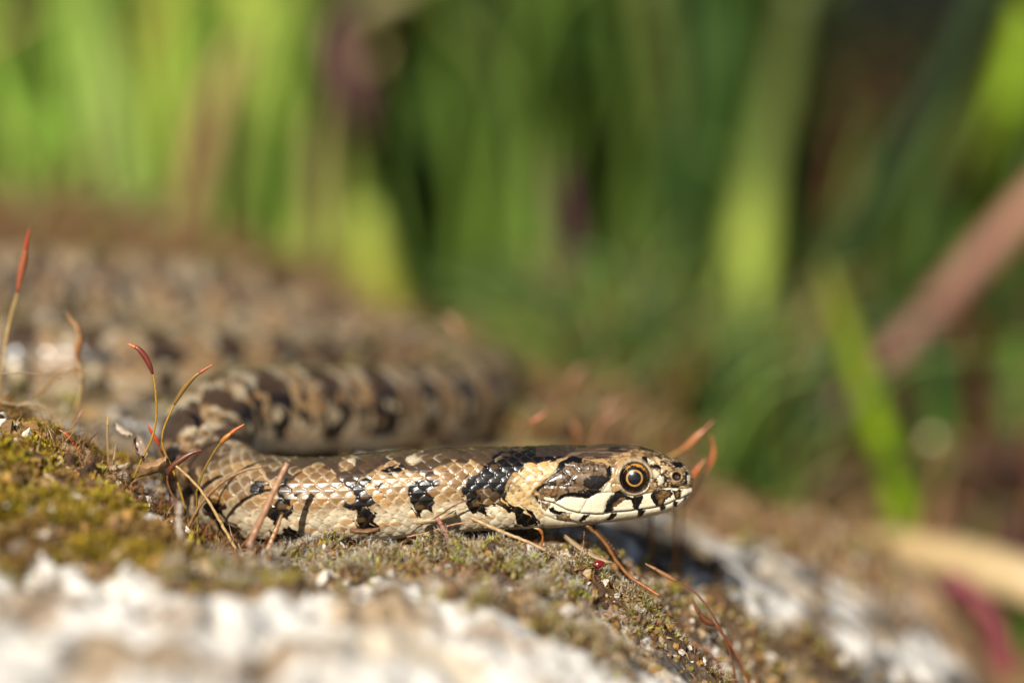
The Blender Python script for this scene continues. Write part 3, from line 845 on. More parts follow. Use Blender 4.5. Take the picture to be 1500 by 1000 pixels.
for side in (-1, 1):
    p0, nrm = surf_at(EX, EQ, side)
    nrm = np.array([0.0, nrm[1], 0.2]); nrm /= np.linalg.norm(nrm)
    # dome of the eye turned about the outward direction; rings: dark iris, gold ring, pupil
    u1 = np.cross(nrm, [0, 0, 1.0]); u1 /= np.linalg.norm(u1); u2 = np.cross(nrm, u1)
    RE = 1.96; dome = 0.88
    Rs = (RE * RE + dome * dome) / (2 * dome)

    def zone(r0, r1, nr, colfun, closed=False, k=72):
        rs = np.linspace(r0, r1, nr)
        a = np.linspace(0, 2 * np.pi, k, endpoint=False)
        rr, aa = np.meshgrid(rs, a, indexing='ij')
        hh = np.sqrt(Rs ** 2 - rr ** 2) - (Rs - dome)
        Vz = p0 - nrm * 0.62 + rr[..., None] * (np.cos(aa)[..., None] * u1 + np.sin(aa)[..., None] * u2) + hh[..., None] * nrm
        cc = colfun(rr, aa)
        i = np.arange(nr - 1)[:, None] * k; j = np.arange(k)[None, :]; jn = (j + 1) % k
        F = np.stack([i + j, i + k + j, i + k + jn, i + jn], -1).reshape(-1, 4)
        return Vz.reshape(-1, 3), F, cc.reshape(-1, 3)

    def c_iris(rr, aa):
        n = vnoise(np.stack([np.cos(aa).ravel() * 9, np.sin(aa).ravel() * 9, rr.ravel() * 5], 1), 91).reshape(rr.shape)
        base = np.zeros(rr.shape + (3,)) + srgb(24, 17, 12)
        up = (np.sin(aa) * np.sign(u2[2]))
        w = sstep(1.62, 1.78, rr + 0.10 * n + 0.16 * up * (up > 0.4)) * sstep(1.98, 1.86, rr)
        w = w * (0.25 + 0.6 * sstep(0.3, 0.9, up)) * sstep(-0.4, 0.4, n + 0.5 * up)
        return base * (1 - w[..., None]) + w[..., None] * srgb(214, 150, 62)

    def c_ring(rr, aa):
        n = vnoise(np.stack([np.cos(aa).ravel() * 6, np.sin(aa).ravel() * 6, rr.ravel() * 8], 1), 95).reshape(rr.shape)
        return (srgb(212, 156, 80) * 0.7) * (0.85 + 0.25 * n)[..., None]

    def c_pup(rr, aa):
        return np.zeros(rr.shape + (3,)) + srgb(8, 9, 14)

    Vz, Fz, cz_ = zone(1.12, RE, 26, c_iris)
    eye = smesh('eye', Vz, Fz, M_EYE, parent=snake, col=cz_ * 0.6)
    Vz, Fz, cz_ = zone(0.87, 1.12, 6, c_ring)
    o = smesh('iris_ring', Vz, Fz, M_EYE, col=cz_ * 0.8, origin=eye['_x']); o.parent = eye; o.location = (0, 0, 0)
    Vz, Fz, cz_ = zone(0.001, 0.87, 14, c_pup)
    o = smesh('pupil', Vz, Fz, M_EYE, col=cz_, origin=eye['_x']); o.parent = eye; o.location = (0, 0, 0)

# ------------------------------------------------------------------ moss, one carpet of leafy shoots
def leaf_quads(base, direc, L, W, colr, tipcol=None, bend=0.25):
    n = len(base)
    up = np.array([0, 0, 1.0])
    sd = np.cross(direc, up) + rng.normal(0, 0.35, (n, 3)); sd /= np.linalg.norm(sd, axis=1)[:, None]
    nd = np.cross(sd, direc)
    mid = base + direc * (L * 0.5)[:, None] + nd * (L * bend * 0.4)[:, None]
    tip = base + direc * L[:, None] - nd * (L * bend * 0.5)[:, None]
    Vv = np.stack([base, mid - sd * (W / 2)[:, None], mid + sd * (W / 2)[:, None], tip], 1).reshape(-1, 3)
    o = np.arange(n)[:, None] * 4
    Ff = np.concatenate([o + [0, 2, 1], o + [1, 2, 3]], 0)
    cc = np.repeat(colr[:, None, :], 4, 1)
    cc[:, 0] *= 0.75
    if tipcol is not None:
        cc[:, 3] = tipcol
    return Vv, Ff, cc.reshape(-1, 3)


def rock_normal(x, y):
    e = 0.6
    zx = (rock_base(x + e, y) - rock_base(x - e, y)) / (2 * e); zy = (rock_base(x, y + e) - rock_base(x, y - e)) / (2 * e)
    n = np.stack([-zx, -zy, np.ones_like(zx)], 1)
    return n / np.linalg.norm(n, axis=1)[:, None]


def scatter(n, x0, x1, y0, y1, thr=0.05):
    xs = rng.uniform(x0, x1, n); ys = rng.uniform(y0, y1, n)
    m = moss_mask(xs, ys)
    keep = m + rng.normal(0, 0.12, n) > thr
    return xs[keep], ys[keep]


def off_snake(xs, ys, zs, pad=0.3):
    """drop points that would stand inside the snake"""
    keep = np.ones(len(xs), bool)
    sub = slice(0, NS, 12)
    cxs, cys, czs, ws = ctr[sub, 0], ctr[sub, 1], ctr[sub, 2], wid[sub]
    for a in range(0, len(xs), 4000):
        b = slice(a, a + 4000)
        d = np.hypot(xs[b][:, None] - cxs, ys[b][:, None] - cys) - ws
        d = d + np.clip(czs - ws * 0.85 - zs[b][:, None], 0, None) * 1.6
        keep[b] = d.min(1) > pad
    return keep


MOSSC = [srgb(150, 122, 22), srgb(172, 146, 26), srgb(132, 112, 26), srgb(186, 158, 34), srgb(140, 104, 44), srgb(110, 80, 40), srgb(160, 150, 40)]
MOSSB = [srgb(150, 152, 50), srgb(184, 180, 66), srgb(132, 122, 56), srgb(160, 132, 78), srgb(138, 104, 68), srgb(118, 86, 60), srgb(176, 146, 92), srgb(196, 176, 130)]
allV, allF, allC = [], [], []
nofs = 0


def push(v, f, c):
    global nofs
    allV.append(v); allF.append(f + nofs); allC.append(c); nofs += len(v)


def goldness(xs, ys):
    return blob(xs, ys, 20, 690, -14, 19) + blob(xs, ys, 130, 765, -26, 11) + blob(xs, ys, -60, 720, -20, 30) + 0.35 * n2(xs, ys, 4, 97)


for (n, x0, x1, y0, y1, sc, nl) in [(10000, -75, 35, -14, 10, 0.8, 12), (7500, -75, 45, -45, -12, 1.2, 9), (3600, -75, 70, 8, 60, 1.3, 9), (2600, -90, 70, 60, 175, 2.2, 9)]:
    xs, ys = scatter(n, x0, x1, y0, y1)
    gold = goldness(xs, ys)
    tuft = n2(xs, ys, 3.4, 101) + 0.5 * n2(xs, ys, 1.5, 102)           # cushions with gaps of litter
    kp = (tuft + 0.5 * gold + rng.normal(0, 0.15, len(xs)) > 0.02)
    xs, ys, gold, tuft = xs[kp], ys[kp], gold[kp], tuft[kp]
    zs = rock_z(xs, ys)
    kp = off_snake(xs, ys, zs); xs, ys, zs, gold, tuft = xs[kp], ys[kp], zs[kp], gold[kp], tuft[kp]
    zs = zs + np.clip(tuft + 0.3, 0, 1) * 1.3 * sc                    # cushions domed up
    nrm = rock_normal(xs, ys)
    zone2 = n2(xs, ys, 3.0, 99) + 0.4 * n2(xs, ys, 1.2, 98)
    far = sstep(100, 135, ys)
    for k in range(nl):
        az = rng.uniform(0, 2 * np.pi, len(xs)); el = rng.uniform(R(5), R(80), len(xs))
        d = np.stack([np.cos(az) * np.cos(el), np.sin(az) * np.cos(el), np.sin(el)], 1) * 1.0 + nrm * 0.35
        d /= np.linalg.norm(d, axis=1)[:, None]
        base = np.stack([xs, ys, zs], 1) + nrm * rng.uniform(-0.5 * sc, 0.5 * sc, len(xs))[:, None] + rng.normal(0, 0.16 * sc, (len(xs), 3))
        L = rng.uniform(0.5, 1.4, len(xs)) * sc; W = L * rng.uniform(0.16, 0.36, len(xs))
        ic = (rng.random(len(xs)) * len(MOSSC)).astype(int); ib = np.clip(((0.52 + 0.42 * zone2 + 0.26 * rng.normal(0, 1, len(xs))) * len(MOSSB)).astype(int), 0, len(MOSSB) - 1)
        cc = np.where((gold + rng.normal(0, 0.15, len(xs)) > 0.42)[:, None], np.array(MOSSC)[ic], np.array(MOSSB)[ib])
        brnp = sstep(0.0, 0.5, n2(xs, ys, 8.5, 111) + 0.5 * n2(xs, ys, 3, 112)) * 0.8
        cc = cc * (1 - brnp[:, None]) + brnp[:, None] * srgb(128, 94, 54)
        cc = cc * (1 - far[:, None]) + far[:, None] * srgb(160, 122, 74)
        cc = cc * rng.uniform(0.65, 1.3, len(xs))[:, None] * 0.95
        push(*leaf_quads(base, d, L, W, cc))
    # silvery hair points
    hp = rng.random(len(xs)) < (0.8 if sc < 1.3 else 0.4)
    hp &= gold < 0.45
    xh, yh, zh = xs[hp], ys[hp], zs[hp]
    for k in range(4):
        az = rng.uniform(0, 2 * np.pi, len(xh)); el = rng.uniform(R(10), R(80), len(xh))
        d = np.stack([np.cos(az) * np.cos(el), np.sin(az) * np.cos(el), np.sin(el)], 1)
        base = np.stack([xh, yh, zh + 0.5 * sc], 1) + rng.normal(0, 0.3 * sc, (len(xh), 3))
        L = rng.uniform(0.8, 2.0, len(xh)) * sc
        push(*leaf_quads(base, d, L, np.full(len(xh), 0.075 * sc), np.tile(srgb(226, 218, 204) * 0.8, (len(xh), 1)), bend=0.4))
# dead brown fibres lying through the moss
nf = 4200
xs = rng.uniform(-75, 45, nf); ys = rng.normal(-6, 11, nf); zs = rock_z(xs, ys)
kp = off_snake(xs, ys, zs, 0.6); xs, ys, zs = xs[kp], ys[kp], zs[kp]
for k in range(1):
    az = rng.uniform(0, 2 * np.pi, len(xs)); el = rng.uniform(R(-5), R(50), len(xs))
    d = np.stack([np.cos(az) * np.cos(el), np.sin(az) * np.cos(el), np.sin(el)], 1)
    fcol = np.array([srgb(150, 104, 64), srgb(110, 74, 48), srgb(190, 158, 112), srgb(158, 84, 40)])[(rng.random(len(xs)) * 4).astype(int)] * 0.7
    push(*leaf_quads(np.stack([xs, ys, zs + 0.4], 1), d, rng.uniform(1.2, 4.0, len(xs)), rng.uniform(0.08, 0.2, len(xs)), fcol, bend=0.35))
nf = 900
xs = rng.uniform(-62, -34, nf); ys = rng.normal(-4, 5, nf); zs = rock_z(xs, ys)
kp = off_snake(xs, ys, zs, 0.5); xs, ys, zs = xs[kp], ys[kp], zs[kp]
az = rng.uniform(0, 2 * np.pi, len(xs)); el = rng.uniform(R(0), R(75), len(xs))
d = np.stack([np.cos(az) * np.cos(el), np.sin(az) * np.cos(el), np.sin(el)], 1)
fcol = np.array([srgb(170, 124, 78), srgb(120, 82, 52), srgb(206, 176, 130), srgb(180, 96, 44), srgb(150, 120, 60)])[(rng.random(len(xs)) * 5).astype(int)] * 0.7
push(*leaf_quads(np.stack([xs, ys, zs + 0.3], 1), d, rng.uniform(1.5, 6.0, len(xs)), rng.uniform(0.07, 0.2, len(xs)), fcol, bend=0.3))
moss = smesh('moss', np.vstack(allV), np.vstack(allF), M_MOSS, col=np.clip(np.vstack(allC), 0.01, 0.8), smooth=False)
tag(moss, 'olive and golden cushion moss with silvery hair tips growing over the boulder', 'moss', kind='stuff')

# crumbs of soil, lichen and old moss between the cushions
def crumbs(n, x0, x1, y0, y1, r0, r1, need=-0.15):
    xs = rng.uniform(x0, x1, n); ys = rng.uniform(y0, y1, n)
    m = moss_mask(xs, ys) + 0.6 * np.exp(-((ys + 3) / 6) ** 2) * (xs < 30)
    kp = m > need + rng.normal(0, 0.15, n); xs, ys = xs[kp], ys[kp]
    zs = rock_z(xs, ys); kp = off_snake(xs, ys, zs, 0.5); xs, ys, zs = xs[kp], ys[kp], zs[kp]
    n = len(xs)
    t = (1 + 5 ** 0.5) / 2
    iv = np.array([(-1, t, 0), (1, t, 0), (-1, -t, 0), (1, -t, 0), (0, -1, t), (0, 1, t), (0, -1, -t), (0, 1, -t), (t, 0, -1), (t, 0, 1), (-t, 0, -1), (-t, 0, 1)]) / 1.9
    fi = np.array([(0, 11, 5), (0, 5, 1), (0, 1, 7), (0, 7, 10), (0, 10, 11), (1, 5, 9), (5, 11, 4), (11, 10, 2), (10, 7, 6), (7, 1, 8), (3, 9, 4), (3, 4, 2), (3, 2, 6), (3, 6, 8), (3, 8, 9), (4, 9, 5), (2, 4, 11), (6, 2, 10), (8, 6, 7), (9, 8, 1)])
    r = rng.uniform(0, 1, n) ** 2.2 * (r1 - r0) + r0
    V_ = iv[None] * (1 + rng.normal(0, 0.28, (n, 12, 1))) * (r[:, None] * rng.uniform(0.5, 1.4, (n, 3)))[:, None, :]
    a = rng.uniform(0, 6.28, n); ca, sa = np.cos(a), np.sin(a)
    V_ = np.stack([V_[..., 0] * ca[:, None] - V_[..., 1] * sa[:, None], V_[..., 0] * sa[:, None] + V_[..., 1] * ca[:, None], V_[..., 2]], -1)
    V_ += np.stack([xs, ys, zs + r * 0.25], 1)[:, None, :]
    pal = np.array([srgb(150, 116, 78), srgb(110, 82, 56), srgb(190, 164, 126), srgb(222, 212, 196), srgb(80, 60, 44), srgb(170, 130, 70), srgb(134, 118, 50)]) * 0.68
    cc = pal[(rng.random(n) * len(pal)).astype(int)] * rng.uniform(0.75, 1.2, (n, 1))
    F_ = (fi[None] + (np.arange(n) * 12)[:, None, None]).reshape(-1, 3)
    return V_.reshape(-1, 3), F_, np.repeat(cc, 12, 0)


cr = [crumbs(2600, -72, -40, -24, 2, 0.2, 1.3, -0.6), crumbs(9000, -75, 40, -20, 14, 0.10, 0.75), crumbs(900, -75, 65, 14, 65, 0.2, 1.0), crumbs(2500, -75, 45, -45, -20, 0.2, 1.1, 0.05)]
of = 0; cv, cf, ccs = [], [], []
for v_, f_, c_ in cr:
    cv.append(v_); cf.append(f_ + of); ccs.append(c_); of += len(v_)
o = smesh('soil_crumbs', np.vstack(cv), np.vstack(cf), M_ROCK, col=np.clip(np.vstack(ccs), .01, .7), smooth=False)
tag(o, 'brown and pale crumbs of soil and lichen lying between the moss cushions', 'crumbs', kind='stuff')

# ------------------------------------------------------------------ moss sporophytes, twigs and litter
def polyline(pl, Y):
    out = []
    n = len(pl)
    for i, p in enumerate(pl):
        yy = Y if np.isscalar(Y) else Y[0] + (Y[1] - Y[0]) * i / (n - 1)
        out.append(P(p[0], p[1], yy))
    return np.array(out)


def mat_cols(n, k, c0, c1):
    t = np.linspace(0, 1, n)[:, None]
    c = np.asarray(c0) * (1 - t) + np.asarray(c1) * t
    c = np.repeat(c, k, 0) * rng.uniform(0.85, 1.12, (n * k, 1))
    return np.vstack([c, c[0], c[-1]])


SPG = 'moss sporophytes standing in the moss'


def sporophyte(label, pl, Y, f_cap, f_beak, c_seta, c_cap, c_beak, r_seta=0.17, r_cap=0.42):
    """pl runs from the foot to the tip; f_cap and f_beak are the fractions where capsule and beak begin"""
    r_seta *= 0.82; r_cap *= 0.86
    path = catmull(polyline(pl, Y), 60)
    g = rock_z([path[0][0]], [path[0][1]])[0]
    if path[0][2] > g - 0.3:
        d0 = path[0].copy(); d0[2] = g - 0.6
        if path[0][2] - g < 14:
            path = np.vstack([np.linspace(d0, path[0], 6)[:-1], path])
    n = len(path); i1, i2 = int(n * f_cap), int(n * f_beak)
    t = thing('moss_sporophyte', label, 'moss sporophyte', path[0], SPG)
    a = path[:i1 + 2]
    Vt, Ft = tube(a, np.linspace(r_seta * 1.1, r_seta * 0.85, len(a)), 7)
    smesh('seta', Vt, Ft, M_STEM, parent=t, col=mat_cols(len(a), 7, c_seta * .75, c_seta) * K)
    b = path[i1:i2 + 2]
    u = np.linspace(0, 1, len(b))
    rb = r_seta * 0.9 + (r_cap - r_seta * 0.9) * np.sin(np.pi * np.clip(u, 0, 1) ** 0.85) ** 0.8
    rb[-1] = max(rb[-1], r_cap * 0.5)
    Vt, Ft = tube(b, np.maximum(rb, r_seta), 10)
    smesh('capsule', Vt, Ft, M_STEM, parent=t, col=mat_cols(len(b), 10, c_cap, c_cap * 1.1) * K)
    c = path[i2:]
    if len(c) >= 3:
        u = np.linspace(0, 1, len(c))
        Vt, Ft = tube(c, r_cap * 0.62 * (1 - u) ** 0.8 + 0.05, 8)
        smesh('beak', Vt, Ft, M_STEM, parent=t, col=mat_cols(len(c), 8, c_beak, c_beak) * K)
    return t


GOLD = srgb(196, 150, 50); RED = srgb(150, 84, 50); ORG = srgb(226, 110, 36); MAR = srgb(104, 44, 34); STRAW = srgb(206, 170, 110); BRN = srgb(140, 92, 50); PINK = srgb(186, 134, 100)
sporophyte('tall sporophyte with a maroon capsule and orange beak bent sideways before the barred coil', [(195, 702), (206, 676), (222, 643), (229, 610), (228, 575), (225, 552), (216, 528), (204, 512), (195, 507), (187, 503)], -2, .60, .86, GOLD, MAR * 1.6, ORG, .19, .46)
sporophyte('golden sporophyte leaning over the bend of the snake, its olive capsule pointing up', [(276, 770), (266, 725), (254, 690), (240, 658), (238, 635), (250, 603), (266, 574), (282, 554), (298, 542), (313, 533)], -2.5, .62, .86, GOLD, srgb(150, 110, 50), srgb(190, 100, 50), .19, .40)
sporophyte('tall sporophyte with a red pointed tip above the far coil, at the boulder edge', [(0, 620), (0, 560), (8, 505), (17, 460), (24, 435), (31, 400), (36, 375), (39, 355), (43, 334)], 13, .52, .80, STRAW, srgb(176, 96, 60), srgb(190, 70, 40), .28, .55)
sporophyte('straw coloured sporophyte with a brown hooked capsule standing before the near coil', [(105, 612), (116, 585), (120, 560), (117, 535), (113, 515), (117, 495), (112, 478), (104, 468), (97, 456)], 15, .45, .72, STRAW * 0.9, srgb(166, 116, 70), srgb(190, 140, 90), .30, .60)
sporophyte('olive sporophyte with a bright orange beak lying across the snake at its bend', [(288, 720), (297, 693), (310, 668), (322, 650), (334, 638), (345, 629), (358, 621)], -5, .55, .74, srgb(150, 120, 40), srgb(190, 120, 40), ORG, .2, .42)
sporophyte('dark red capsule sporophyte drooping beside the bend of the snake', [(262, 738), (250, 720), (245, 700), (252, 684), (268, 671), (284, 662), (296, 659)], -4.5, .42, .84, BRN, srgb(112, 58, 36), srgb(140, 70, 40), .2, .5)
sporophyte('short arched orange red sporophyte at the edge of the golden moss', [(116, 690), (115, 672), (110, 655), (102, 641), (93, 633), (86, 629)], -2, .55, .8, srgb(190, 84, 40), srgb(190, 90, 44), RED, .22, .34)
sporophyte('small bright red sporophyte crossing behind the two tall golden ones', [(248, 690), (240, 668), (231, 648), (222, 632), (216, 622)], 1, .5, .75, srgb(150, 60, 30), srgb(200, 70, 30), srgb(220, 80, 30), .17, .32)
sporophyte('thin reddish sporophyte standing in the brown litter beside the golden moss', [(100, 640), (104, 628), (112, 617), (118, 606), (121, 600)], 3, .6, .8, PINK, PINK, PINK, .12, .22)
sporophyte('pale upright sporophyte stump on the litter mound', [(158, 655), (157, 635), (158, 620), (158, 608)], 1, .6, .8, STRAW, STRAW, STRAW, .16, .22)
sporophyte('orange brown sporophyte rising just beyond the snout with a pale capsule', [(955, 690), (975, 672), (992, 662), (1008, 652), (1020, 640), (1032, 629), (1046, 615)], 15, .45, .84, srgb(196, 130, 40), srgb(190, 120, 70), srgb(150, 80, 40), .26, .58)
sporophyte('curved rusty sporophyte hanging down beyond the snout', [(1000, 745), (1016, 722), (1030, 700), (1040, 682), (1045, 664), (1044, 648), (1041, 636)], 16, .50, .80, srgb(170, 110, 80), srgb(190, 110, 70), srgb(170, 100, 60), .2, .48)
sporophyte('orange capsule sporophyte partly hidden behind the tip of the snout', [(990, 735), (1000, 715), (1012, 700), (1024, 684), (1034, 672)], 13, .45, .8, srgb(196, 120, 40), srgb(190, 96, 36), srgb(170, 96, 40), .25, .5)
sporophyte('blurred brown sporophyte pair, the taller one, beyond the head of the snake', [(872, 650), (876, 625), (884, 605), (893, 590), (901, 574)], 42, .45, .8, srgb(170, 120, 90), srgb(150, 108, 76), srgb(150, 108, 76), .3, .65)
sporophyte('blurred brown sporophyte pair, the lower one, beyond the head of the snake', [(872, 652), (876, 632), (886, 618), (898, 610), (912, 602)], 41, .45, .8, srgb(170, 120, 90), srgb(150, 104, 70), srgb(150, 104, 76), .3, .6)
sporophyte('slender reddish sporophyte lying low over the neck of the snake', [(750, 690), (758, 650), (768, 626), (782, 617), (794, 609), (802, 602)], 22, .55, .85, srgb(150, 110, 80), srgb(176, 100, 60), srgb(176, 110, 70), .14, .45)
sporophyte('faint brown sporophyte above the neck, far beyond the snake', [(800, 640), (818, 600), (832, 570), (844, 548), (858, 534)], 62, .5, .85, srgb(160, 110, 80), srgb(160, 112, 76), srgb(160, 112, 76), .2, .7)
sporophyte('pinkish sporophyte rising over the bent coil behind', [(700, 560), (690, 520), (676, 490), (664, 474), (650, 462)], 66, .5, .85, srgb(170, 120, 90), srgb(180, 130, 96), srgb(180, 130, 96), .2, .9)
sporophyte('short sporophyte beyond the neck with a straw capsule', [(838, 665), (842, 650), (844, 635), (842, 622), (838, 612)], 34, .5, .8, srgb(170, 110, 70), srgb(170, 110, 70), srgb(170, 110, 70), .2, .45)
sporophyte('rusty hooked sporophyte growing in the moss under the throat', [(800, 858), (797, 840), (793, 822), (793, 800), (795, 786), (791, 776), (782, 773)], -7, .7, .85, srgb(176, 104, 40), srgb(170, 100, 40), srgb(190, 140, 60), .2, .28)
sporophyte('long wiry sporophyte with a crumpled tip arching down the boulder side', [(1080, 1010), (1072, 965), (1060, 930), (1045, 902), (1030, 880), (1012, 862), (990, 850), (975, 842), (960, 833), (945, 825)], -4, .68, .88, srgb(140, 84, 50), srgb(170, 120, 80), srgb(180, 130, 90), .17, .36)
sporophyte('sporophyte with a dark brown swollen capsule drooping on the boulder side', [(1100, 1005), (1082, 965), (1066, 938), (1052, 920), (1044, 913), (1034, 908), (1025, 898), (1018, 886), (1014, 874)], -3, .48, .78, srgb(160, 84, 44), srgb(110, 60, 34), srgb(130, 80, 50), .2, .55)


def twig(label, pl, Y, c0, c1, r0, r1, cat='dry stalk', name='dry_stalk', group='dry stalks lying in the moss', k=7):
    path = catmull(polyline(pl, Y), 40)
    path[1:-1] += rng.normal(0, 0.02, (38, 3))
    V_, F_ = tube(path, np.linspace(r0, r1, 40) * (1 + 0.08 * np.sin(np.arange(40) * 1.3)), k, 0.04)
    o = smesh(name, V_, F_, M_STEM, col=mat_cols(40, k, c0, c1) * K, origin=path[0])
    return tag(o, label, cat, group)


twig('thin pale stalk slanting down over the bent part of the snake', [(258, 682), (283, 705), (305, 733), (325, 768), (346, 805)], (-6, -8), STRAW, STRAW * 1.05, .16, .22)
twig('arched tan stalk curving across the bend of the snake', [(274, 775), (292, 742), (312, 718), (336, 699), (360, 688), (384, 683)], (-5, -7.5), srgb(160, 120, 78), srgb(176, 138, 96), .24, .2)
twig('thick blurred pinkish stalk leaning against the flank of the snake', [(364, 800), (378, 770), (394, 735), (408, 705), (421, 678)], (-13, -11), srgb(176, 128, 96), srgb(200, 150, 112), .5, .36)
twig('short tan stalk poking up at the belly of the snake', [(384, 822), (394, 800), (404, 775), (413, 750)], (-11, -9), srgb(176, 120, 72), srgb(200, 150, 96), .42, .3)
twig('dark thin stalk looping below the flank of the snake', [(594, 792), (612, 772), (640, 757), (664, 741), (690, 730)], (-7, -7.4), srgb(70, 50, 36), srgb(90, 64, 44), .1, .1)
twig('slender reddish stalk lying along the belly of the snake', [(596, 786), (628, 779), (660, 769), (690, 764), (712, 766)], (-7, -7), srgb(170, 110, 70), srgb(180, 130, 90), .13, .12)
twig('straw coloured stalk running from the belly down into the moss', [(690, 758), (716, 770), (744, 782), (770, 792), (800, 806)], (-7, -9), srgb(190, 150, 100), srgb(206, 170, 120), .3, .2)
twig('pinkish short stalk in front of the belly of the snake', [(640, 758), (650, 775), (658, 790), (668, 806)], (-9, -9.5), srgb(190, 130, 110), srgb(170, 110, 90), .3, .26)
twig('golden stalk running out from under the jaw down the moss', [(858, 768), (884, 792), (904, 823), (924, 845), (944, 858), (966, 872)], (-3, -6), srgb(120, 80, 30), srgb(180, 110, 60), .28, .22)
twig('dark stalk in the shadow under the jaw', [(868, 770), (885, 788), (896, 800), (905, 812)], -2, srgb(60, 42, 24), srgb(90, 60, 30), .34, .26)
twig('reddish brown thin stalk on the boulder side, lowest in its tangle', [(1015, 940), (1040, 956), (1052, 972), (1062, 990), (1072, 1010)], -3, srgb(170, 110, 70), srgb(150, 90, 56), .16, .14)
twig('thin upright stalk below the red bead', [(858, 835), (857, 815), (855, 796), (856, 778)], -6, srgb(150, 100, 60), srgb(150, 100, 60), .11, .1)
twig('long thin pale hair stalk crossing before the near coil', [(-20, 582), (20, 592), (50, 590), (70, 598)], 8, srgb(190, 160, 120), srgb(200, 170, 130), .1, .08)
twig('pale thin thread stalk in front of the near coil', [(-20, 548), (30, 546), (60, 548), (90, 556)], 6, srgb(150, 120, 90), srgb(150, 120, 90), .09, .08)
twig('bent olive stalk before the near coil', [(35, 590), (60, 575), (82, 553), (105, 540), (125, 545)], 12, srgb(150, 110, 60), srgb(160, 120, 70), .22, .14)
twig('short blurred rust coloured stalk on the lichen of the boulder side', [(1146, 905), (1152, 892), (1158, 880), (1163, 870)], 38, srgb(150, 70, 44), srgb(180, 90, 60), .55, .45)
twig('pale grey stalk stub standing in the litter below the bend', [(265, 812), (264, 785), (262, 760), (264, 735)], (-20, -19), srgb(196, 180, 160), srgb(190, 170, 150), .55, .4)


def flake(label, px, py, Y, L, Wd, az, el, c, roll=0.3, name='dry_leaf', cat='dry leaf', group='dead leaf scraps in the litter'):
    """a curled scrap of dead leaf with a little thickness"""
    o0 = P(px, py, Y)
    n, m = 12, 6
    u = np.linspace(-0.5, 0.5, n); v = np.linspace(-1, 1, m)
    Uu, Vv = np.meshgrid(u, v, indexing='ij')
    w = Wd * 0.5 * np.sqrt(np.clip(1 - (2 * Uu) ** 2, 0.02, 1)) * (1 + 0.15 * np.sin(Uu * 17))
    loc = np.stack([Uu * L, Vv * w, roll * Wd * (Vv ** 2) + 0.15 * L * (Uu * 2) ** 2 * 0.5], -1).reshape(-1, 3)
    nz = rng.normal(0, 0.02 * Wd, len(loc)); loc[:, 2] += nz
    lo = loc.copy(); lo[:, 2] -= 0.09
    allv = np.vstack([loc, lo])
    i = np.arange(n - 1)[:, None] * m; j = np.arange(m - 1)[None, :]
    F = np.stack([i + j, i + j + 1, i + m + j + 1, i + m + j], -1).reshape(-1, 4)
    edge = list(range(m)) + [m * k + m - 1 for k in range(1, n)] + [(n - 1) * m + k for k in range(m - 2, -1, -1)] + [m * k for k in range(n - 2, 0, -1)]
    edge = np.array(edge); en = np.roll(edge, -1); o_ = n * m
    side = np.stack([edge, edge + o_, en + o_, en], 1)
    Fall = np.vstack([F, F[:, ::-1] + o_, side])
    ca, sa, ce, se = math.cos(az), math.sin(az), math.cos(el), math.sin(el)
    Mx = np.array([[ca, -sa, 0], [sa, ca, 0], [0, 0, 1]]) @ np.array([[ce, 0, -se], [0, 1, 0], [se, 0, ce]])
    Vw = allv @ Mx.T + o0
    cc = np.tile(np.asarray(c) * K, (len(Vw), 1)) * rng.uniform(0.8, 1.15, (len(Vw), 1))
    return tag(smesh(name, Vw, Fall, M_STEM, col=cc, origin=o0), label, cat, group)


flake('shiny pale curled leaf scrap between the golden moss and the snake', 178, 636, 2, 3.2, 1.3, R(-35), R(-20), srgb(190, 170, 146), .5)
flake('greyish tan folded leaf scrap leaning at the bend of the snake', 203, 662, -1, 3.8, 1.6, R(-60), R(-35), srgb(160, 136, 116), .7)
flake('brown crumbled leaf scrap lying below the bend of the snake', 228, 692, -4, 4.0, 2.6, R(20), R(15), srgb(176, 136, 96), .5)
flake('pale tan leaf scrap in the litter below the tall sporophytes', 165, 690, -6, 4.5, 1.5, R(5), R(5), srgb(206, 184, 150), .4)
flake('white glossy leaf scrap in the litter before the bend', 222, 760, -14, 3.0, 1.5, R(-30), R(-10), srgb(236, 226, 214), .3)
flake('long tan bract lying slantwise on the moss before the snake', 215, 775, -18, 8.0, 2.0, R(-25), R(-18), srgb(190, 166, 126), .3)
flake('dead tan bract lying flat in the moss below the jaw', 858, 812, -5, 7.5, 1.2, R(-28), R(-22), srgb(180, 150, 112), .4)
flake('dark curled leaf scrap tucked below the neck of the snake', 535, 781, -7, 4.0, 1.2, R(3), R(2), srgb(150, 110, 76), .4)
flake('pale scale like leaf scrap at the belly of the snake', 640, 764, -7.0, 5.5, 1.5, R(8), R(10), srgb(222, 196, 150), .4)

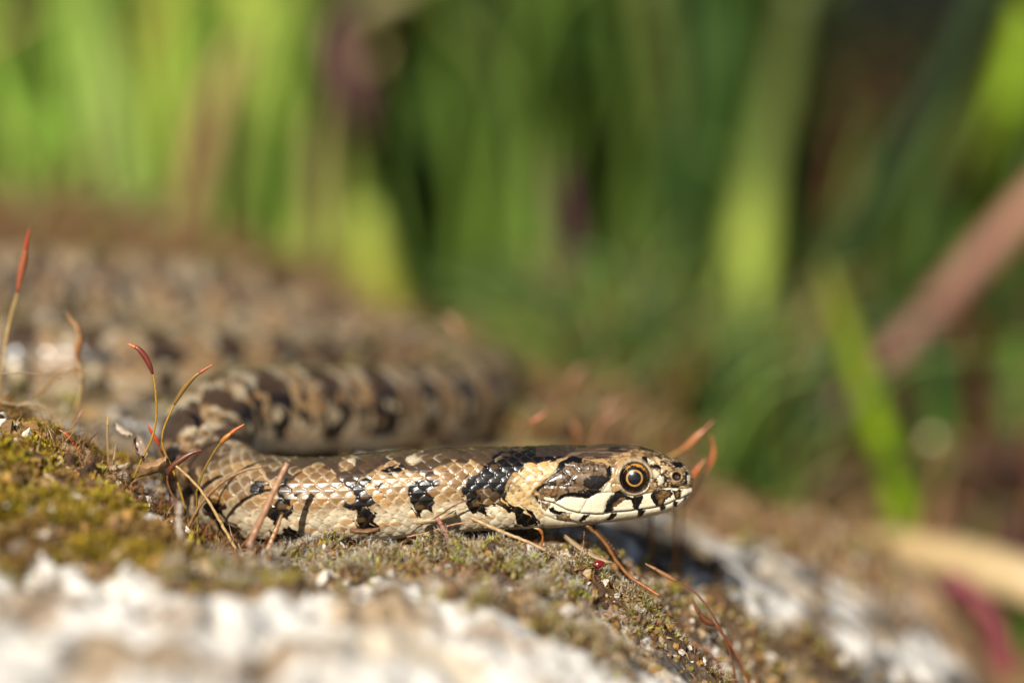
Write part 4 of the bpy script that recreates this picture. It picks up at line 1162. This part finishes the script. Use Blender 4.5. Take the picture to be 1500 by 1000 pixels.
# the red bead in the moss
pb = P(876, 826, -8.2)
bead = thing('red_bead', 'tiny glossy red bead shaped seed in the moss below the jaw', 'seed', pb)
a = np.linspace(0, np.pi, 18); pr = np.stack([np.cos(a) * 0.80, np.sin(a) * 0.55 * (1 - 0.22 * np.cos(a))], 1)
axp = np.stack([pr[:, 0] * 0.94 + pb[0] + 0.1, np.full(18, pb[1]), pr[:, 0] * 0.3 + pb[2]], 1)[::-1]
Vb, Fb = tube(axp, np.maximum(pr[::-1, 1], 0.02), 16)
smesh('shell', Vb, Fb, M_BEAD, parent=bead, col=np.tile(srgb(140, 18, 18) * 0.5, (len(Vb), 1)))
Vb, Fb = tube(np.array([pb + [-0.6, 0, -0.2], pb + [-0.9, 0, -0.25], pb + [-1.3, 0.1, -0.35]]), [0.22, 0.13, 0.05], 8)
smesh('stalk', Vb, Fb, M_BEAD, parent=bead, col=np.tile(srgb(110, 30, 20) * 0.7, (len(Vb), 1)))

# ------------------------------------------------------------------ grasses behind the boulder
def blade(path, width, twist=0.0, fold=0.25, thick=0.12, n=28):
    """closed leaf blade: two edges, a midrib below and a shallow face above"""
    path = catmull(path, n)
    T = np.gradient(path, axis=0); T /= np.linalg.norm(T, axis=1)[:, None]
    view = np.array([math.sin(twist), -math.cos(twist), 0.15])
    S = np.cross(T, view); S /= np.linalg.norm(S, axis=1)[:, None]
    Nn = np.cross(S, T)
    w = np.interp(np.linspace(0, 1, n), np.linspace(0, 1, len(width)), width)[:, None] / 2
    v = np.stack([path - S * w, path + Nn * w * fold * 1.0 + Nn * thick, path + S * w, path + Nn * w * fold - Nn * thick], 1).reshape(-1, 3)
    i = np.arange(n - 1)[:, None] * 4; j = np.arange(4)[None, :]; jn = (j + 1) % 4
    F = np.stack([i + j, i + jn, i + 4 + jn, i + 4 + j], -1).reshape(-1, 4)
    ends = np.array([[3, 2, 1, 0], [(n - 1) * 4, (n - 1) * 4 + 1, (n - 1) * 4 + 2, (n - 1) * 4 + 3]])
    return v, np.vstack([F, ends])


GREEN = srgb(136, 170, 66); LIME = srgb(196, 214, 92); OLIVE = srgb(110, 124, 56); DEEP = srgb(66, 96, 36); TANB = srgb(176, 140, 96); MAUVE = srgb(122, 84, 82); ROSE = srgb(176, 124, 96)
KG = 0.9


def grass_blade(label, pl, Y, width, c0, c1, twist=0.0, rooted=True, name='grass_shoot', cat='grass shoot', group='tall grass blades behind the boulder'):
    path = polyline(pl, Y)
    ground_pt = path[0].copy()
    g = soil_z([path[0][0]], [path[0][1]])[0]
    if name == 'grass_shoot' and rooted and path[0][2] > g:
        dz = path[0][2] - g
        dirv = (path[0] - path[1]); dirv[2] = -abs(dirv[2]) - 1e-3
        root = path[0] + np.array([dirv[0] / abs(dirv[2]) * dz * 0.5, 0, -dz - 2])
        path = np.vstack([root, path])
        width = [width[0]] + list(width)
    v, f = blade(path, width, twist)
    n = len(v) // 4
    t = np.repeat(np.linspace(0, 1, n), 4)[:, None]
    if c1 is None:
        k_ = np.linspace(0, 1, len(c0)); cc = np.stack([np.interp(t[:, 0], k_, c0[:, q]) for q in range(3)], 1) * KG
    else:
        cc = (np.asarray(c0) * (1 - t) + np.asarray(c1) * t) * KG
    return tag(smesh(name, v, f, M_GRASS, col=cc, origin=path[0]), label, cat, group)


def stem(label, pl, Y, r, c0, c1, name='bare_stalk', cat='bare stalk', group='bare stems behind the boulder'):
    path = catmull(polyline(pl, Y), 40)
    v, f = tube(path, np.interp(np.linspace(0, 1, 40), np.linspace(0, 1, len(r)), r), 12)
    return tag(smesh(name, v, f, M_STEM, col=mat_cols(40, 12, c0, c1) * KG, origin=path[0]), label, cat, group)


def grad(*stops):
    return np.array(stops)


grass_blade('broad bright lime blade standing upright beyond the snout', [(1080, 640), (1085, 540), (1098, 420), (1112, 300), (1140, 150), (1175, -30)], 250, [11, 12, 13, 12, 10, 8], grad(GREEN * 0.7, GREEN, LIME, LIME * 0.95, OLIVE * 1.1, OLIVE * 0.7, OLIVE * 0.6), None)  # sunlit patch mid-blade painted into the leaf colour, duller towards both ends
grass_blade('pale grey green upright blade crossing behind the broad lime blade', [(1060, 600), (1045, 480), (1020, 360), (985, 200), (960, 60), (950, -40)], 300, [12, 13, 13, 12, 10], grad(GREEN * 0.7, GREEN * 0.7, OLIVE, OLIVE * 0.9, OLIVE * 0.8, OLIVE * 0.8), None)
grass_blade('short bright blade with a brown edge above the neck', [(790, 560), (785, 470), (782, 380), (778, 290), (772, 205)], 240, [11, 11, 9, 6, 1], grad(GREEN, LIME * 0.8, GREEN, GREEN * 0.8, OLIVE), None)
grass_blade('brown withered blade leaning beside the short bright one', [(840, 580), (838, 480), (832, 380), (822, 290), (818, 230)], 245, [7, 8, 7, 5, 1], grad(TANB * 0.5, MAUVE * 0.7, MAUVE * 0.8), None)
grass_blade('bright green blade leaning left in front of the mauve stem', [(1330, 790), (1312, 700), (1285, 620), (1255, 530), (1225, 440), (1205, 385)], 150, [6.5, 7, 7, 6.5, 5.5, 3], grad(srgb(130, 160, 20), srgb(140, 172, 20), srgb(136, 160, 30), srgb(130, 140, 40), srgb(120, 120, 56)), None)
grass_blade('long dim green blade leaning to the upper corner', [(1190, 450), (1225, 380), (1275, 300), (1340, 190), (1400, 90), (1460, -40)], 220, [3, 7, 8, 8, 8, 7], grad(TANB * 0.6, OLIVE * 0.8, DEEP * 0.6, DEEP * 0.3, DEEP * 0.3, DEEP * 0.4), None)
grass_blade('vivid green blade at the far side below the mauve stem', [(1385, 800), (1385, 720), (1382, 640), (1375, 560), (1360, 480)], 170, [8, 9, 9, 8, 5], grad(srgb(110, 146, 14), GREEN * 0.6, DEEP * 0.8, DEEP * 0.6), None)
grass_blade('vivid yellow green blade rising out of the upper corner', [(1400, 420), (1435, 320), (1465, 220), (1490, 120), (1520, 10)], 260, [7, 8, 9, 9, 8], grad(DEEP, srgb(120, 150, 20), srgb(150, 186, 30), srgb(160, 190, 50)), None)
grass_blade('grey green blade rising from the mauve stem to the upper corner', [(1330, 330), (1370, 230), (1400, 150), (1430, 70), (1460, -30)], 270, [8, 9, 9, 8, 7], GREEN * 0.25, GREEN * 0.4)
grass_blade('dry brown blade slanting across the bright grass', [(262, 380), (278, 300), (298, 220), (320, 130), (345, 70)], 250, [6, 7, 7, 6, 4], TANB * 0.95, TANB)
grass_blade('long tan blade bending over from the dry brown one', [(330, 110), (380, 60), (440, 30), (520, 10), (600, -20)], 280, [6, 8, 9, 8, 6], srgb(176, 160, 90), srgb(160, 150, 100), rooted=False)
grass_blade('yellow green blade beside the dry brown blade', [(190, 360), (205, 260), (200, 160), (185, 60), (180, -30)], 290, [12, 12, 11, 9, 8], LIME * 0.9, GREEN)
grass_blade('bright lime blade below the mauve shoot tip', [(520, 360), (505, 290), (490, 200), (470, 110), (465, 40)], 280, [11, 11, 9, 7, 4], LIME * 0.6, LIME * 0.5)
grass_blade('mid green blade between the dry blade and the mauve shoot', [(370, 380), (385, 280), (400, 190), (405, 90), (400, -20)], 300, [14, 14, 13, 11, 10], GREEN * 0.75, GREEN * 0.8)
grass_blade('dull mauve grass shoot hanging above the bright lime blade', [(530, 190), (520, 150), (508, 105), (495, 60), (490, 20)], 260, [3, 8, 10, 8, 4], MAUVE * 0.8, MAUVE, rooted=False)
grass_blade('yellowish low green blade standing above the far coil', [(560, 450), (550, 410), (545, 370), (540, 330), (540, 300)], 230, [12, 12, 11, 8, 2], srgb(186, 180, 70), LIME * 0.7)
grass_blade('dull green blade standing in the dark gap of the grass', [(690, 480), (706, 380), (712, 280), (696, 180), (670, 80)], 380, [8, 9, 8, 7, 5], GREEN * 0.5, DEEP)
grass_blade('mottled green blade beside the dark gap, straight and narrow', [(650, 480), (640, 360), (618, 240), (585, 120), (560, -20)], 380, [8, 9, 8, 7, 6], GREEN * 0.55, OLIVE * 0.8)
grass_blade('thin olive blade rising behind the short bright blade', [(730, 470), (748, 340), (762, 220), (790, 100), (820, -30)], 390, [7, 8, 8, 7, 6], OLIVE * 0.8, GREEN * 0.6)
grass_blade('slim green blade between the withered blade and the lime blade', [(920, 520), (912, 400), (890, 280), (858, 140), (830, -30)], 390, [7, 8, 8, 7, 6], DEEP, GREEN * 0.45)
grass_blade('light green blade at the far corner above the golden moss', [(80, 330), (90, 230), (105, 130), (110, 40), (110, -40)], 300, [14, 14, 13, 11, 10], srgb(150, 150, 80), GREEN)
grass_blade('dim green blade at the margin over the fallen straw', [(1470, 760), (1480, 700), (1490, 640), (1495, 560), (1500, 500)], 190, [8, 9, 9, 8, 6], GREEN * 0.35, GREEN * 0.7)
stem('mauve stem slanting up to the margin, pinkish at its upper end', [(1180, 660), (1230, 605), (1290, 545), (1360, 465), (1430, 385), (1500, 310), (1560, 250)], 175, [2.8, 3.0, 3.1, 3.2, 3.4, 3.5], MAUVE * 0.65, ROSE * 0.8)
stem('short pinkish brown stem standing just beyond the boulder', [(1195, 830), (1180, 740), (1165, 670), (1155, 600), (1150, 560)], 190, [4.8, 4.6, 4.2, 3.4, 2.0], ROSE * 0.75, ROSE * 0.45)
stem('curved magenta stem hugging the boulder side', [(1385, 850), (1420, 870), (1448, 905), (1465, 950), (1473, 1000), (1476, 1060)], 78, [2.0, 1.9, 1.9, 1.9, 1.9], srgb(128, 70, 72), srgb(132, 62, 70))
stem('thick straw coloured stalk lying fallen beside the boulder', [(1270, 790), (1330, 806), (1400, 822), (1470, 842), (1560, 872)], (108, 84), [2.0, 3.4, 4.2, 4.4, 4.4], srgb(172, 144, 100), srgb(188, 164, 122))
stem('dark reddish stem behind the lime blade, near the soil', [(1500, 640), (1450, 630), (1400, 640), (1340, 660)], 230, [4, 4, 4, 3], MAUVE * 0.6, MAUVE * 0.5)

# pale bead added in place of a blurred sun glint by the vivid blade
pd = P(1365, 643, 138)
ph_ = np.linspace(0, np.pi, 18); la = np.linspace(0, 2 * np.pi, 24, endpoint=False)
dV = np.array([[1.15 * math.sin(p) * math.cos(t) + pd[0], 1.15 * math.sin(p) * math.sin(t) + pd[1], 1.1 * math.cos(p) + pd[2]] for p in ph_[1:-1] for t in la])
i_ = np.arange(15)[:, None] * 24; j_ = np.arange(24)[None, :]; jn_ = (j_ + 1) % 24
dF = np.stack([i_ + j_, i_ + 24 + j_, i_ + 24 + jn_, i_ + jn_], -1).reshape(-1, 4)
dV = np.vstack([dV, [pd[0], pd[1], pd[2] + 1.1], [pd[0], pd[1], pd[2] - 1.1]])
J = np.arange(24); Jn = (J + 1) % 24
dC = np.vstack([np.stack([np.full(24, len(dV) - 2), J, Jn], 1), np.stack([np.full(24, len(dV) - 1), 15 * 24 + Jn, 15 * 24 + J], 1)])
tag(smesh('glint_bead', dV, [dF, dC], M_BEAD, origin=pd, col=np.tile(srgb(214, 206, 150) * 0.8, (len(dV), 1))), 'pale bead added as a sun glint against the vivid green blade under the mauve stem', 'glint bead')

# the mass of grass further back
allV, allF, allC = [], [], []; nofs = 0


def grass_field(n, x0, x1, y0, y1, hmin, hmax, cols, wmin, wmax, dens_fun=None, sag=0.5):
    for _ in range(n):
        xx, yy = rng.uniform(x0, x1), rng.uniform(y0, y1)
        if dens_fun is not None and rng.random() > dens_fun(xx, yy): continue
        h = rng.uniform(hmin, hmax); az = rng.uniform(0, 2 * np.pi); ln = rng.uniform(0.05, sag) * h
        zz = -74.0
        if rock_base(np.array([xx]), np.array([yy]))[0] > -60 and yy < 200: continue
        dx, dy = math.cos(az) * ln, math.sin(az) * ln * 0.6
        pth = np.array([[xx, yy, zz], [xx + dx * .15, yy + dy * .15, zz + h * .4], [xx + dx * .45, yy + dy * .45, zz + h * .75], [xx + dx, yy + dy, zz + h * (1 - .2 * ln / h)]])
        w = rng.uniform(wmin, wmax)
        v, f = blade(pth, [w * .8, w, w * .8, w * .45, .2], rng.uniform(-1, 1), n=8)
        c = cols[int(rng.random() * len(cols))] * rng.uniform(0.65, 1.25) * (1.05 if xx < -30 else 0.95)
        push(v, f, np.tile(c, (len(v), 1)))


left_green = [GREEN, LIME * 0.75, GREEN * 1.1, GREEN, LIME * 0.85, OLIVE * 1.3, GREEN * 1.2, srgb(168, 156, 96), srgb(156, 176, 92)]
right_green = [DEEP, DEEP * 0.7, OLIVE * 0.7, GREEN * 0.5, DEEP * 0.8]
grass_field(2000, -200, -40, 270, 460, 100, 240, left_green, 4, 8, sag=0.6)
grass_field(240, -52, 0, 300, 420, 110, 230, [GREEN * 0.55, DEEP, OLIVE, GREEN * 0.7], 4, 8, sag=0.4)
grass_field(300, 8, 52, 125, 220, 18, 54, [OLIVE, DEEP, GREEN * 0.5, OLIVE * 0.8, srgb(120, 96, 50)], 2.5, 5, sag=0.9)
grass_field(160, 50, 140, 165, 260, 8, 34, [srgb(112, 74, 56), MAUVE * 0.5, BRN * 0.6, DEEP * 0.7, DEEP], 2.5, 5, sag=0.8)
grass_field(2600, -330, -45, 420, 900, 120, 280, left_green, 6, 13, sag=0.9)
grass_field(520, -60, 70, 280, 560, 100, 220, [DEEP, OLIVE * 0.8, GREEN * 0.5, DEEP * 0.8, GREEN * 0.6], 4, 9, sag=0.7)
grass_field(300, -60, 40, 430, 800, 120, 260, [DEEP, OLIVE, GREEN * 0.6, DEEP], 5, 10, sag=0.7)
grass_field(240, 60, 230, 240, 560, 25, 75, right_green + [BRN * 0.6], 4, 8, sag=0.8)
grass_field(160, 74, 150, 100, 190, 6, 26, [BRN * 0.7, MAUVE * 0.5, TANB * 0.7, DEEP, srgb(120, 84, 60)], 2.5, 5, sag=1.6)
grass_field(60, 84, 115, 84, 100, 6, 14, [GREEN * 0.6, DEEP], 2, 4, sag=1.2)
grass_field(60, -240, -95, 175, 300, 60, 125, [TANB, BRN * 1.2, srgb(170, 146, 84), TANB * 0.8, srgb(160, 150, 70)], 2.5, 6, sag=0.9)
meadow = smesh('grass', np.vstack(allV), np.vstack(allF), M_GRASS, col=np.vstack(allC))
tag(meadow, 'mass of long green grass growing behind the boulder', 'grass', kind='stuff')

allV, allF, allC = [], [], []; nofs = 0
for (n, x0, x1, y0, y1, h0, h1) in [(1900, -30, 28, 62, 140, 2, 10), (1700, -110, 0, 112, 170, 3, 10), (500, 0, 62, 50, 95, 1, 4)]:
    xs = rng.uniform(x0, x1, n); ys = rng.uniform(y0, y1, n); zs = rock_z(xs, ys)
    kp = off_snake(xs, ys, zs, 0.8) & (zs > -60); xs, ys, zs = xs[kp], ys[kp], zs[kp]
    for a, b, c in zip(xs, ys, zs):
        h = rng.uniform(h0, h1); t = rng.uniform(0, 6.28); l = rng.uniform(0.2, 1.4) * h
        pth = np.array([[a, b, c - 0.3], [a + l * .4 * math.cos(t), b + l * .4 * math.sin(t), c + h * .6], [a + l * math.cos(t), b + l * math.sin(t), c + h * (.9 - .3 * rng.random())]])
        v, f = blade(pth, [.9, 1.0, .15], rng.uniform(-1, 1), thick=0.05, n=5)
        cc = [BRN, TANB * 0.9, srgb(156, 118, 72), srgb(120, 84, 52), srgb(150, 140, 70)][int(rng.random() * 5)] * rng.uniform(0.6, 1.2) * 0.75
        push(v, f, np.tile(cc, (len(v), 1)))
o = smesh('dead_grass', np.vstack(allV), np.vstack(allF), M_STEM, col=np.vstack(allC))
tag(o, 'short brown dead grass and dry moss growing round the hind coils of the snake', 'dead grass', kind='stuff')

# ------------------------------------------------------------------ bush added mostly out of view to shade the gap in the grass
cb = np.array([210.0, 760.0, 190.0])
shade_shrub = thing('shade_shrub', 'dark dense bush added mostly out of view to shade the gap behind the grass', 'shade_shrub', (210, 780, -72))
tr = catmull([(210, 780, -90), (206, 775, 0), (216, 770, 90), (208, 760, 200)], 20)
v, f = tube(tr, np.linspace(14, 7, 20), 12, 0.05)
trunk = smesh('trunk', v, f, M_BARK, parent=shade_shrub, col=np.tile(srgb(70, 56, 42), (len(v), 1)))
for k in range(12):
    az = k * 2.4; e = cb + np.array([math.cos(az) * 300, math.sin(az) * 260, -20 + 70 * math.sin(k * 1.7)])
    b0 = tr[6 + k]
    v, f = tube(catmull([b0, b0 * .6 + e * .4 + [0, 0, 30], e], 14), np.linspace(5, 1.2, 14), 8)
    smesh('branch', v, f, M_BARK, parent=shade_shrub, col=np.tile(srgb(70, 56, 42), (len(v), 1)))
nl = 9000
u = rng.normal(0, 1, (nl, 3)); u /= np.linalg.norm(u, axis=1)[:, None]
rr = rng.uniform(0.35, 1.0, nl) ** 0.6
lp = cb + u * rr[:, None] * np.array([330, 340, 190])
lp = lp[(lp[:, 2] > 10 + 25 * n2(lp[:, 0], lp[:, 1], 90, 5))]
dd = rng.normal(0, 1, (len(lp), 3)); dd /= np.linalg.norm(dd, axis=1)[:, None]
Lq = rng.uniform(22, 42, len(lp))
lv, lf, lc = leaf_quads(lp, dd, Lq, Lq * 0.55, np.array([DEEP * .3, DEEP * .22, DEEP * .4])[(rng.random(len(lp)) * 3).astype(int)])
cr = smesh('crown', lv, lf, M_BUSH, parent=shade_shrub, col=lc, smooth=False)
cr['kind'] = 'stuff'

for o in list(SC.objects):
    if '_x' in o: del o['_x']
